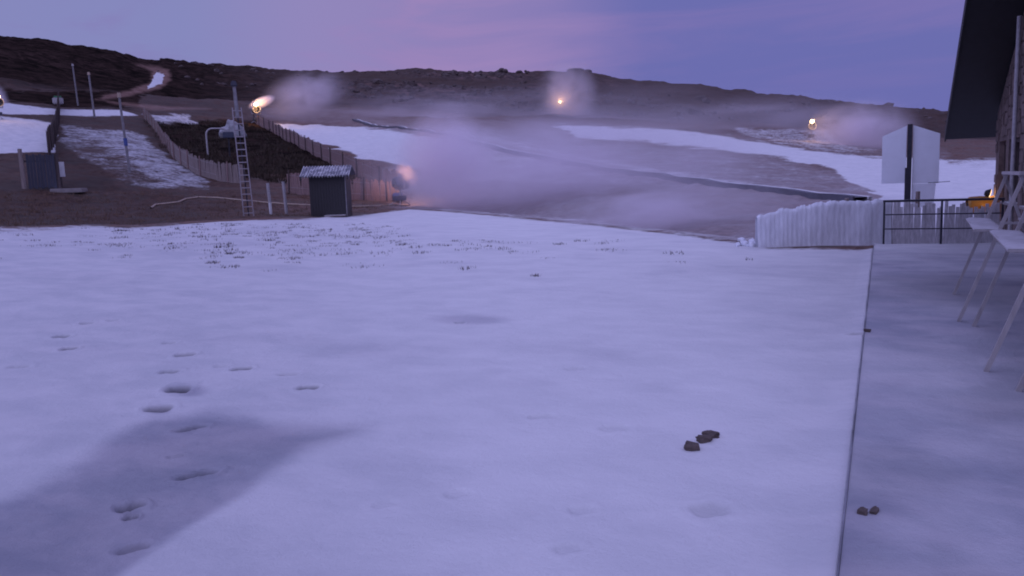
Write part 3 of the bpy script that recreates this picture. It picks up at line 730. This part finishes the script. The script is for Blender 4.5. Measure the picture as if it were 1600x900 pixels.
b = MB(); b.poly([(-rw_/2-.06, dpt*0.45, hh+.40), (rw_/2-.06, dpt*0.45, hh+.40), (rw_/2-.06, dpt+.35, hh+.02), (-rw_/2-.06, dpt+.35, hh+.02), (-rw_/2-.06, dpt*0.45, hh+.36), (rw_/2-.06, dpt*0.45, hh+.36), (rw_/2-.06, dpt+.35, hh-.03), (-rw_/2-.06, dpt+.35, hh-.03)], [(0, 1, 2, 3), (4, 7, 6, 5), (0, 4, 5, 1), (2, 6, 7, 3), (0, 3, 7, 4), (1, 5, 6, 2)]); b.build('back_slope', M['roofm'], rf2)
for s in (-1, 1):
    b = MB(); b.poly([(s*(w/2-.01)+e, y, z) for e in (0, -s*.04) for (y, z) in ((0, hh-.02), (dpt, hh-.02), (dpt*.45, hh+.33))], [(0, 1, 2), (3, 5, 4), (0, 3, 4, 1), (1, 4, 5, 2), (2, 5, 3, 0)]); b.build('gable', M['hutwood'], hut)
MB().box((-rw_/2-.02, -0.36, hh-0.18), (0.06, 0.12, 0.20)).build('roof_bracket', M['hutwood'], hut); MB().box((rw_/2-.14, -0.36, hh-0.18), (0.06, 0.12, 0.20)).build('roof_bracket', M['hutwood'], hut)
MB().box((w*0.18, -0.25, 0.06), (w*0.55, 0.5, 0.07)).build('doorstep', M['concrete'], hut).parent = hut
MB().box((w/2-.03, -0.03, hh/2), (0.04, 0.04, hh)).build('corner_trim', M['pole'], hut)

# ------------------------------------------------------------------ posts, poles, ladder mast
def base(px_, py_, r0=20, r1=600): p = hit(px_, py_, r0, r1); return np.array([p[0], p[1], gz(p[0], p[1])])
def top_h(p, px_, py_):
    r = math.hypot(p[0], p[1]); q = at_r(px_, py_, r); return q[2]-p[2]
# ladder mast
p = base(389, 338, 25, 60); H = top_h(p, 373, 168); H2 = top_h(p, 372, 130); ln = 0.0
mast = empty('ladder_mast', p, math.atan2(p[1], p[0])-math.pi/2, 'tall slim ladder mast left of the black hut with a lamp head on top', 'mast')
k = mpp(p); wb, wt = 0.215, 0.19; 
lean = -0.035*H
for s in (-1, 1): MB().bar((s*wb, 0, -.1), (lean+s*wt, 0, H), 0.04, 0.05, square=True).build('rail', M['mastpaint'], mast)
MB().bar((0, 0.25, -.1), (lean, 0.2, H), 0.035, 0.05, square=True).build('back_rail', M['steel_dark'], mast)
for i in range(17):
    t = (i+.5)/17; MB().bar((lean*t-wb+(wb-wt)*t, 0, H*t), (lean*t+wb-(wb-wt)*t, 0, H*t), 0.025, seg=6).build('rung', M['mastpaint'], mast)
MB().bar((lean, 0.05, H-.4), (lean*1.25, 0.05, H2-.1), 0.09, r2=0.07).build('pole', M['pole'], mast)
MB().box((lean*1.27, 0, H2-.02), (0.30, 0.22, 0.24), taper=0.7, bevel=0.03).build('lamp_head', M['gateblue'], mast)
# steel poles on the piste
def pole(bpx, bpy, tpx, tpy, rad, label, cap=None, band=None, mat='pole'):
    p = base(bpx, bpy); H = top_h(p, tpx, tpy); k = mpp(p); r = math.hypot(p[0], p[1])
    o = empty('marker_pole', p, math.atan2(p[1], p[0])-math.pi/2, label, 'pole', 'tall poles on the left piste')
    dx = ((tpx-bpx)-( -(400+0)*0))*k*0.45
    MB().bar((0, 0, -.2), (dx, 0, H), rad, r2=rad*0.85, seg=10).build('shaft', M[mat], o)
    if cap: MB().bar((dx, 0, H-.02), (dx*1.02, 0, H+.28), rad*1.4, r2=rad*1.1).build('cap', M[cap], o)
    if band: MB().bar((dx*.38, 0, H*.36), (dx*.44, 0, H*.46), rad*1.35).build('band', M['blue'], o)
pole(122, 165, 118, 103, .12, 'thin grey pole standing farthest up the left slope', 'steel')
pole(148, 184, 143, 117, .11, 'grey pole with a pale orange cap, middle of the three on the left slope', 'hose')
pole(203, 270, 192, 152, .085, 'nearest grey pole with a blue band and cream top on the patchy piste', 'hose', True)
# two posts next to the mast
for (a_, b_, c_, d_, lb, m2) in ((423, 335, 420, 286, 'grey post with a white lower half, between the ladder mast and the hut', True), (448, 335, 444, 285, 'plain pale grey post just left of the black hut', False)):
    p = base(a_, b_, 25, 60); H = top_h(p, c_, d_); o = empty('short_post', p, 0, lb, 'post')
    if m2:
        MB().bar((0, 0, H*.38), (-0.06, 0, H), 0.10, 0.10, square=True).build('shaft', M['steel'], o); MB().bar((0.01, 0, -.05), (0, 0, H*.375), 0.095, 0.1, square=True).build('white_foot', M['white'], o)
    else: MB().bar((0, 0, -.05), (-0.08, 0, H), 0.105, 0.10, square=True).build('shaft', M['steel'], o); MB().box((-.08, 0, H+.02), (.13, .13, .04)).build('cap', M['steel'], o)
# grey frame hoop and tarp heap on the heather
p = base(325, 246, 50, 120); H = top_h(p, 325, 201); o = empty('pipe_hoop', p, math.atan2(p[1], p[0])-math.pi/2, 'grey bent pipe rising from the dark heather beside the pale covered heap', 'pipe')
k = mpp(p); L = 26*k; H = max(H, 1.0)
pts = [(0, 0, -.2), (0, 0, H-.5)]+[(.5-.5*math.cos(a), 0, H-.5+.5*math.sin(a)) for a in (R(15), R(35), R(55), R(75), R(90))]+[(L, 0, H), (L+0.2, 0, H-0.15)]
tube('pipe', pts, 0.07, M['steel'], o)
MB().box((L+.35, 0, H-.55), (.9, .5, .5), bevel=.05).build('valve_box', M['gunblue'], o); MB().bar((L+.35, 0, -.2), (L+.35, 0, H-.6), .06).build('stand', M['steel_dark'], o)
p = base(364, 216, 60, 140); k = mpp(p); o = MB()
b = bmesh.new(); bmesh.ops.create_icosphere(b, subdivisions=4, radius=1)
for v in b.verts:
    n_ = float(fbm(np.array([v.co.x*1.4+v.co.z]), np.array([v.co.y*1.4+v.co.z*1.7]), 4)[0]); f = 1+n_*0.45
    v.co = Vector((v.co.x*f*(20-5*v.co.z)*k, v.co.y*f*1.2, max(-.2, v.co.z*f*1.0)*23*k+0.3))
me = bpy.data.meshes.new('tarp_heap'); b.to_mesh(me); b.free()
for q in me.polygons: q.use_smooth = True
th_ = link('covered_heap', me, M['tarp']); th_.location = tuple(p); tag(th_, 'pale frosted lumpy heap behind the ladder mast on the heather', 'heap')

# ------------------------------------------------------------------ blue gate, white notice, concrete block at far left
p = base(62, 296, 40, 80); k = mpp(p); gt = empty('board_gate', p, math.atan2(p[1], p[0])-math.pi/2, 'blue grey board gate between two wooden posts at the left edge', 'gate'); H = 58*k
for i in range(3):
    b = MB(); x = (-8+i*13)*k
    for j in range(3): b.box((x+(j-1)*4.2*k, 0, H*.48), (3.9*k, .05, H*(.92-.06*((i+j) % 2))))
    b.build('boards', M['gateblue'], gt)
MB().bar((-20*k, 0, -.1), (-21*k, 0, H*1.08), .12, r2=.10).build('post', M['wood_grey'], gt)
MB().bar((27*k, 0.1, -.1), (27*k, 0.1, H*0.95), .10, r2=.10).build('post', M['wood_dark'], gt)
MB().box((0, 0.05, H*.75), (44*k, .05, .1)).build('rail', M['wood_dark'], gt)
p = base(97, 292, 40, 80); k = mpp(p); o = empty('notice_sign', p, math.atan2(p[1], p[0])-math.pi/2, 'small blank white notice on a dark post beside the blue gate', 'sign')
MB().box((0, 0, 27*k), (12*k, .04, 23*k), bevel=.01).build('plate', M['white'], o); MB().bar((0, .06, -.1), (0, .06, 38*k), .05).build('post', M['wood_dark'], o)
p = base(108, 301, 40, 80); k = mpp(p); o = MB().box((0, 0, 3*k), (46*k, 1.1, 7*k), bevel=.03).build('concrete_block', M['concrete']); o.location = tuple(p); o.rotation_euler = (0, 0, YAW+.25); tag(o, 'flat concrete block lying in the brown grass below the white notice', 'block')
# little box on a post with a green lid at the top of the left fence
p = base(92, 172, 60, 200); k = mpp(p); o = empty('control_box', p, math.atan2(p[1], p[0])-math.pi/2, 'dark control box on a stand at the top of the left dividing fence', 'box')
MB().box((0, 0, 14*k), (15*k, .8, 9*k), bevel=.08).build('cabinet', M['steel'], o); MB().bar((0, 0, -.2), (0, 0, 10*k), .12).build('stand', M['steel_dark'], o)
MB().box((0, 0, 20*k), (10*k, .5, 2.2*k)).build('lid', simple('green lid', (.05, .22, .10)), o)

# hose on the brown ground
pts = []
for (x_, y_) in ((236, 326), (243, 321), (262, 319), (278, 317), (290, 312), (310, 309), (340, 310), (370, 313), (410, 317), (450, 320), (490, 322), (560, 324), (600, 322), (640, 321)):
    q = hit(x_, y_, 25, 90); pts.append((q[0], q[1], gz(q[0], q[1])+.04))
tag(tube('water_hose', pts, 0.045, M['hose']), 'pale hose snaking over the brown grass behind the ladder mast and hut', 'hose')

# ------------------------------------------------------------------ snow guns
def make_gun(name='snow_gun', paint='gunblue'):
    """fan gun: origin on the ground, blows toward local +X"""
    g_ = empty(name, (0, 0, 0))
    b = bmesh.new(); ring = []; prof = [(-.55, .34), (-.45, .42), (0, .45), (.4, .42), (.55, .45), (.58, .47)]
    n = 24
    for (x, r_) in prof: ring.append([b.verts.new((x, r_*math.cos(2*math.pi*i/n), 1.7+r_*math.sin(2*math.pi*i/n))) for i in range(n)])
    for (x, r_) in reversed([(a_, c_-.03) for a_, c_ in prof]): ring.append([b.verts.new((x, r_*math.cos(2*math.pi*i/n), 1.7+r_*math.sin(2*math.pi*i/n))) for i in range(n)])
    for a_, c_ in zip(ring, ring[1:]+ring[:1]):
        for i in range(n): b.faces.new((a_[i], a_[(i+1) % n], c_[(i+1) % n], c_[i]))
    bmesh.ops.recalc_face_normals(b, faces=b.faces[:]); me = bpy.data.meshes.new('drum'); b.to_mesh(me); b.free()
    dr = link('drum', me, M[paint], g_)
    MB().bar((-.5, 0, 1.7), (-.2, 0, 1.7), .16, r2=.2).build('fan_motor', M['black'], dr)
    b = MB()
    for i in range(6): a_ = i*math.pi/3; b.box((-.1, .2*math.cos(a_), 1.7+.2*math.sin(a_)), (.03, .30, .09), Euler((a_, .4, 0)))
    b.build('fan', M['steel'], dr)
    tube('nozzle_ring', [(.60, .45*math.cos(a*math.pi/12), 1.7+.45*math.sin(a*math.pi/12)) for a in range(25)], .035, M['steel'], dr)
    b = MB(); b.bar((0, -.52, 1.7), (0, -.52, 1.2), .04); b.bar((0, .52, 1.7), (0, .52, 1.2), .04); b.bar((0, -.52, 1.2), (0, .52, 1.2), .045); b.build('yoke', M['steel'], g_)
    MB().bar((0, 0, .5), (0, 0, 1.2), .08).build('column', M['steel'], g_)
    MB().box((-.1, 0, .55), (.9, .6, .35), bevel=.03).build('machine_box', M[paint], g_)
    for (x, y) in ((.9, 0), (-.7, .75), (-.7, -.75)): MB().bar((0, 0, .5), (x, y, 0), .05, .06, square=True).build('leg', M['steel'], g_)
    lm = MB().bar((.22, 0, 2.30), (.40, 0, 2.25), .12, r2=.24, seg=16).build('work_lamp', M['black'], g_)
    MB().bar((.403, 0, 2.249), (.418, 0, 2.245), .22, seg=16).build('lens', M['lamp'], lm)
    return g_
gun0 = make_gun(); GG = 'snow guns spraying on the slope'
def aim(obj, p, tgt): obj.location = tuple(float(c) for c in p); obj.rotation_euler = (0, 0, math.atan2(tgt[1]-p[1], tgt[0]-p[0]))
GUNS = []
def put_gun(px_, py_, r, dx_px, dr, scale, label, power, col=(1, .55, .22), first=False, cop=None):
    """px,py = where the lamp shows; dx_px, dr = where it blows"""
    best = 1e9
    for rc in np.arange(r*0.88, r*1.12, 0.5):
        qc = at_r(px_, py_, rc); zc = gz(qc[0], qc[1]); e_ = abs(qc[2]-zc-2.25*scale)+abs(rc-r)*0.004
        if e_ < best: best = e_; q, z, r_ = qc, zc, rc
    dr = dr+0; r = r_
    g_ = gun0 if first else copy_tree(cop or gun0)
    tgt = at_r(px_+dx_px, py_, r+dr); base_z_ = q[2]-2.25*scale
    aim(g_, (q[0], q[1], base_z_), tgt); g_.scale = (scale,)*3; tag(g_, label, 'snow gun', GG)
    if base_z_-z > 0.15:     # stands on a tower pipe
        MB().bar((0, 0, (z-base_z_)/scale-.3), (0, 0, .02), .12, seg=10).build('tower', M['steel'], g_)
    d = np.array([tgt[0]-q[0], tgt[1]-q[1]]); d /= np.linalg.norm(d)
    lp = (q[0]+d[0]*(1.3*scale if r > 60 else .75), q[1]+d[1]*(1.3*scale if r > 60 else .75), q[2]+(0.15 if r > 60 else .25))
    ld = bpy.data.lights.new('gun_lamp', 'POINT'); ld.energy = power; ld.color = col; ld.shadow_soft_size = 0.25
    lo = bpy.data.objects.new('gun_lamp', ld); S.collection.objects.link(lo); lo.location = lp
    GUNS.append((q, d, lo)); print('gun', px_, 'r', r_, 'clearance', base_z_-z); return g_

put_gun(399, 164, 125, 60, -22, 1.1, 'snow gun with the brightest yellow lamp, above the top of the long slat fence', 420, first=True)
put_gun(875, 160, 200, 6, -25, 1.2, 'far snow gun at the middle of the hillside, blowing a mist column upward', 400)
put_gun(1268, 190, 105, 40, -14, 1.1, 'snow gun with a yellow lamp above the right snow slope, blowing to the right', 230)
put_gun(624, 274, 52.0, 30, 1, 0.85, 'near snow gun at the foot of the slat fence, half hidden in its own mist', 150, col=(1, .45, .22))
put_gun(-6, 152, 92, 30, -4, 0.9, 'snow gun just cut by the left edge above the far snow strip', 60)
# yellow gun close behind the railing
yg = make_gun('snow_gun', 'yellow'); q = at_r(1530, 329, 23.5); zz = gz(q[0], q[1])
for _o in S.collection.objects:
    if _o.name.startswith('lens') and _o.parent and _o.parent.parent == yg: _o.data.materials.clear(); _o.data.materials.append(emit('small lamp glow', (1.0, 0.6, 0.28), 5.0))
yg.location = (q[0], q[1], max(zz, q[2]-0.9)); yg.rotation_euler = (0, 0, R(8)); yg.scale = (.52,)*3; tag(yg, 'yellow snow gun with a small lamp close behind the metal railing', 'snow gun', GG)
print('yellow gun clearance', q[2]-1.38-zz)
ld = bpy.data.lights.new('gun_lamp', 'POINT'); ld.energy = 1.5; ld.color = (1, .5, .2); ld.shadow_soft_size = .06
lo = bpy.data.objects.new('gun_lamp', ld); S.collection.objects.link(lo); pq = at_r(1549, 318, 23.0); lo.location = tuple(pq)
# blue pump crate by the near gun
p = base(622, 316, 46, 56); k = mpp(p); o = empty('pump_unit', p, YAW, 'small blue pump unit on the ground beside the near snow gun', 'pump')
MB().box((0, 0, .38), (14*k, .6, .5), bevel=.05).build('case', M['blue'], o); MB().box((.0, -.32, .35), (9*k, .02, .12)).build('label_plate', M['white'], o); MB().bar((-.25, 0, .0), (-.25, 0, .15), .05).bar((.25, 0, .0), (.25, 0, .15), .05).build('feet', M['black'], o)

# ------------------------------------------------------------------ stones
def stone(px_, py_, s, sc3, label, z0=None, mat='rock', seed=1, dz=0.0, r=None):
    random.seed(seed)
    p = on_z(px_, py_, -0.05 if z0 is None else z0)
    b = bmesh.new(); bmesh.ops.create_icosphere(b, subdivisions=3, radius=1)
    for v in b.verts:
        c = v.co.copy(); n_ = float(fbm(np.array([c.x*1.3+seed*3+c.z]), np.array([c.y*1.3+c.z*1.3+seed]), 3)[0]); f = 1+.5*n_
        q = Vector((max(-.75, min(.75, c.x)), max(-.8, min(.8, c.y)), max(-.5, min(.62, c.z))))*f; v.co = Vector((q.x*s*sc3[0], q.y*s*sc3[1], q.z*s*sc3[2]))
    me = bpy.data.meshes.new('stone'); b.to_mesh(me); b.free()
    o = link('stone', me, M[mat]); o.location = (p[0], p[1], p[2]+s*sc3[2]*0.12+dz); o.rotation_euler = (0, 0, random.uniform(0, 3)); tag(o, label, 'stone'); return o
stone(1081, 700, .062, (1, .9, .75), 'dark square stone on the snow, left of the pair in front', seed=1)
stone(1100, 688, .055, (1.1, .8, .7), 'middle dark stone leaning on the snow just behind the square one', seed=4)
stone(1111, 680, .060, (1.2, .8, .6), 'rear dark stone of the three with snow drifted to its right', seed=6)
stone(1347, 802, .038, (1, .8, .8), 'brown stone dusted with snow on the terrace near the metal strip', z0=0.0, seed=9)
stone(1366, 800, .035, (1.5, .7, .5), 'flat grey stone half under snow on the terrace', z0=0.0, seed=12)
stone(1355, 517, .035, (1.2, .6, .8), 'tiny dark chip of stone sitting on the metal strip', z0=0.01, seed=15)
# skyline outcrops
random.seed(21)
for (x_, y_, w_, h_, lb) in ((784, 112, 11, 6, 'small rock outcrop on the skyline left of centre'), (902, 113, 26, 9, 'broad rock tor on the highest point of the skyline'), (815, 113, 22, 4, 'low flat outcrop on the skyline between two taller rocks')):
    r = 476; p = at_r(x_, y_, r); k = r/F*0.95; b = MB()
    for j in range(9): b.ball((random.uniform(-.7, .7)*w_*k, random.uniform(-2, 2), random.uniform(-.6, .35)*h_*k), h_*k*random.uniform(.5, .8), (random.uniform(1, 1.8), 1, .8), 3, .08, Euler((0, 0, random.random()*3)))
    o = b.build('rock_outcrop', M['granite']); zt0 = gz(p[0], p[1]); o.location = (p[0], p[1], p[2]); tag(o, lb, 'rock')
# boulders scattered over the hillside (uncountable)
def scatter(name, n, sampler, maker, mat, label, cat):
    vs = []; fs = []
    for i in range(n):
        s_ = sampler()
        if s_ is None: continue
        maker(vs, fs, s_)
    me = bpy.data.meshes.new(name); me.from_pydata(vs, [], fs); me.update(); o = link(name, me, mat); tag(o, label, cat, kind='stuff'); return o
ico = bmesh.new(); bmesh.ops.create_icosphere(ico, subdivisions=1, radius=1); IV = [v.co.copy() for v in ico.verts]; IF = [tuple(v.index for v in f.verts) for f in ico.faces]; ico.free()
def mk_boulder(vs, fs, s_):
    x, y, z, r_ = s_; k0 = len(vs); rot = Euler((random.uniform(-.3, .3), random.uniform(-.3, .3), random.random()*6)).to_matrix(); sx_, sy_, sz_ = random.uniform(.8, 1.7), random.uniform(.7, 1.2), random.uniform(.5, .9)
    for v in IV:
        q = rot @ Vector((v.x*sx_, v.y*sy_, v.z*sz_)); f = r_*random.uniform(.8, 1.15); vs.append((x+q.x*f, y+q.y*f, z+q.z*f))
    for f in IF: fs.append(tuple(k0+i for i in f))
def smp_b():
    x_ = random.gauss(760, 210) if random.random() < .75 else random.uniform(250, 1480)
    if not (240 < x_ < 1490): return None
    r = random.uniform(215, 465); a = math.atan2(*(ray(x_, 200)[:2])); x = r*math.sin(a); y = r*math.cos(a)
    if float(fbm(np.array([x*.02]), np.array([y*.02]), 3)[0]) < -.05: return None
    return (x, y, gz(x, y), random.uniform(.5, 1.2)*(1+1.2*(random.random() < .12)))
scatter('hillside_boulders', 1500, smp_b, mk_boulder, M['granite'], 'scattered granite boulders over the dark hillside', 'boulders')
# heather clumps: tufts of thin blades
def mk_tuft(vs, fs, s_):
    x, y, z, h, n, spread = s_
    for i in range(n):
        a = random.random()*6.283; d = random.random()**.6*spread; bx, by = x+math.cos(a)*d, y+math.sin(a)*d
        w = h*.10+.004; c = random.random()*6.283; lx, ly = random.gauss(0, .35)*h, random.gauss(0, .35)*h; k0 = len(vs); hh = h*random.uniform(.5, 1.1)
        vs += [(bx-w*math.cos(c), by-w*math.sin(c), z-.03), (bx+w*math.cos(c), by+w*math.sin(c), z-.03), (bx+lx, by+ly, z+hh)]; fs.append((k0, k0+1, k0+2))
HP = [(228,184),(262,196),(320,190),(392,192),(470,238),(530,268),(560,285),(500,298),(460,290),(380,280),(300,262),(262,232)]
def inpoly(x, y, poly): return float(sdf(np.array([x], float), np.array([y], float), poly)[0]) < 0
def smp_h():
    x_, y_ = random.uniform(225, 560), random.uniform(184, 300)
    if not inpoly(x_, y_, HP): return None
    q = hit(x_, y_, 40, 160); return (q[0], q[1], gz(q[0], q[1]), random.uniform(.2, .5), 26, random.uniform(.4, 1.0))
scatter('heather', 1000, smp_h, mk_tuft, M['heather'], 'low dark heather covering the bank between the slat fences', 'heather')
def smp_g():
    x_ = random.uniform(-20, 640); y_ = random.uniform(300, 356)
    q = hit(x_, y_, 30, 70)
    if math.hypot(q[0], q[1]) < edge_r(np.array([math.atan2(q[0], q[1])]))[0]+.3: return None
    return (q[0], q[1], gz(q[0], q[1]), random.uniform(.04, .13), 14, random.uniform(.15, .5))
scatter('brown_grass', 1600, smp_g, mk_tuft, M['grass'], 'flattened brown grass beyond the snow field', 'grass')
def smp_t():
    if random.random() < .93: x_ = random.gauss(430, 200); y_ = 350+abs(random.gauss(0, 1))*26
    else: x_ = random.uniform(400, 1180); y_ = 372+random.random()*40
    if x_ > 640 and y_ < 375: return None
    q = hit(x_, y_, 8, 46)
    if math.hypot(q[0], q[1]) > edge_r(np.array([math.atan2(q[0], q[1])]))[0]: return None
    return (q[0], q[1], gz(q[0], q[1])+.01, random.uniform(.025, .07), random.randint(8, 34), random.uniform(.08, .42))
scatter('grass_tufts', 330, smp_t, mk_tuft, M['wood_dark'], 'short grass tips poking through the thin snow', 'grass')

# ------------------------------------------------------------------ mist blown by the guns
def mist(name, c, rad, tau, label, rot=(0, 0, 0), noise=1.6, lo=.35, hi=.65, power=1.0, col=(.98, .925, 1.0), seed=0.0, aniso=0.0):
    m, t = newmat(name); o = N(t, 'ShaderNodeOutputMaterial'); v = N(t, 'ShaderNodeVolumePrincipled'); v.inputs['Color'].default_value = (*col, 1); v.inputs['Anisotropy'].default_value = aniso
    tc = N(t, 'ShaderNodeTexCoord'); ln = N(t, 'ShaderNodeVectorMath', operation='LENGTH'); t.links.new(tc.outputs['Object'], ln.inputs[0])
    fo = N(t, 'ShaderNodeMapRange', interpolation_type='SMOOTHSTEP', inp={'From Min': 1.0, 'From Max': 0.0}); t.links.new(ln.outputs['Value'], fo.inputs['Value'])
    pw = N(t, 'ShaderNodeMath', operation='POWER', inp={1: power}); t.links.new(fo.outputs['Result'], pw.inputs[0])
    mp = N(t, 'ShaderNodeMapping'); mp.inputs['Location'].default_value = (seed, seed*.7, 0); t.links.new(tc.outputs['Object'], mp.inputs['Vector'])
    n = N(t, 'ShaderNodeTexNoise', inp={'Scale': noise, 'Detail': 3.0, 'Roughness': .6, 'Distortion': .6}); t.links.new(mp.outputs[0], n.inputs['Vector'])
    nr = N(t, 'ShaderNodeMapRange', interpolation_type='SMOOTHSTEP', inp={'From Min': lo, 'From Max': hi}); t.links.new(n.outputs['Fac'], nr.inputs['Value'])
    mu = N(t, 'ShaderNodeMath', operation='MULTIPLY'); t.links.new(pw.outputs[0], mu.inputs[0]); t.links.new(nr.outputs['Result'], mu.inputs[1])
    md = N(t, 'ShaderNodeMath', operation='MULTIPLY', inp={1: tau/(min(rad)*1.0)}); t.links.new(mu.outputs[0], md.inputs[0]); t.links.new(md.outputs[0], v.inputs['Density'])
    t.links.new(v.outputs[0], o.inputs['Volume'])
    b = bmesh.new(); bmesh.ops.create_icosphere(b, subdivisions=3, radius=1.03); me = bpy.data.meshes.new(name); b.to_mesh(me); b.free()
    ob = link(name, me, m); ob.location = tuple(float(q) for q in c); ob.scale = rad; ob.rotation_euler = rot; tag(ob, label, 'mist', kind='stuff'); return ob
def mist_px(px_, py_, r, a_px, b_px, depth, tau, label, tilt=0.0, **k):
    c = at_r(px_, py_, r); s = r/F*.97; yaw_ = math.atan2(c[1], c[0])-math.pi/2
    rm = Matrix.Rotation(yaw_, 3, 'Z') @ Matrix.Rotation(-tilt, 3, 'Y')
    return mist('snow_mist', c, (a_px*s, depth, b_px*s), tau, label, rm.to_euler(), **k)
mist_px(700, 254, 49, 92, 98, 3.4, 3.5, 'dense mist billowing from the near snow gun', noise=2.4, lo=.2, hi=.6, power=.8)
mist_px(870, 262, 46, 370, 102, 5.5, 2.0, 'thin mist drifting right across the slope from the near snow gun', lo=.15, hi=.75, power=.8, seed=3)
mist_px(1040, 320, 30, 240, 65, 2.6, 1.2, 'faint mist hanging low at the end of the snow field', lo=.3, hi=.7, seed=5)
mist_px(480, 148, 116, 80, 42, 5, 1.4, 'mist plume fanning out from the bright lamp of the upper left gun', lo=.25, hi=.6, seed=8, tilt=R(12))
mist_px(409, 160, 115, 24, 9, 1.6, 3.4, 'narrow bright spray right at the nozzle of the upper left gun', lo=.1, hi=.4, seed=8, tilt=R(22))
mist_px(888, 150, 196, 56, 68, 7, 2.3, 'mist column rising over the skyline from the far middle gun', lo=.25, hi=.6, seed=12)
mist_px(900, 172, 175, 330, 60, 9, 0.75, 'thin mist lying along the foot of the hill', lo=.3, hi=.7, seed=14)
mist_px(1345, 203, 112, 90, 50, 5, 2.6, 'mist cloud blown right by the gun above the right slope', lo=.25, hi=.6, seed=17)
mist_px(1180, 185, 140, 260, 50, 9, 0.55, 'faint mist over the upper right snow strip', lo=.3, hi=.7, seed=19)
mist_px(637, 274, 52, 26, 17, .8, 1.6, 'small spray cone glowing orange at the near snow gun', lo=.1, hi=.4, seed=21, tilt=R(-50))
mist_px(-12, 160, 116, 22, 30, 3, 2.4, 'spray cloud of the gun at the left edge', lo=.1, hi=.5, seed=22)
mist_px(660, 178, 130, 190, 50, 8, 1.0, 'thin veil of mist above the bright snow slope', lo=.3, hi=.7, seed=24)

# even evening haze around the whole place
HZ = 0.00055
m, t = newmat('haze'); o = N(t, 'ShaderNodeOutputMaterial'); v = N(t, 'ShaderNodeVolumePrincipled'); v.inputs['Color'].default_value = (.86, .84, .92, 1); v.inputs['Density'].default_value = HZ
t.links.new(v.outputs[0], o.inputs['Volume'])
USE_HAZE = False
if USE_HAZE:
    hb = MB().box((0, 0, -60), (2200, 2200, 340)).build('haze', m); tag(hb, kind='stuff')
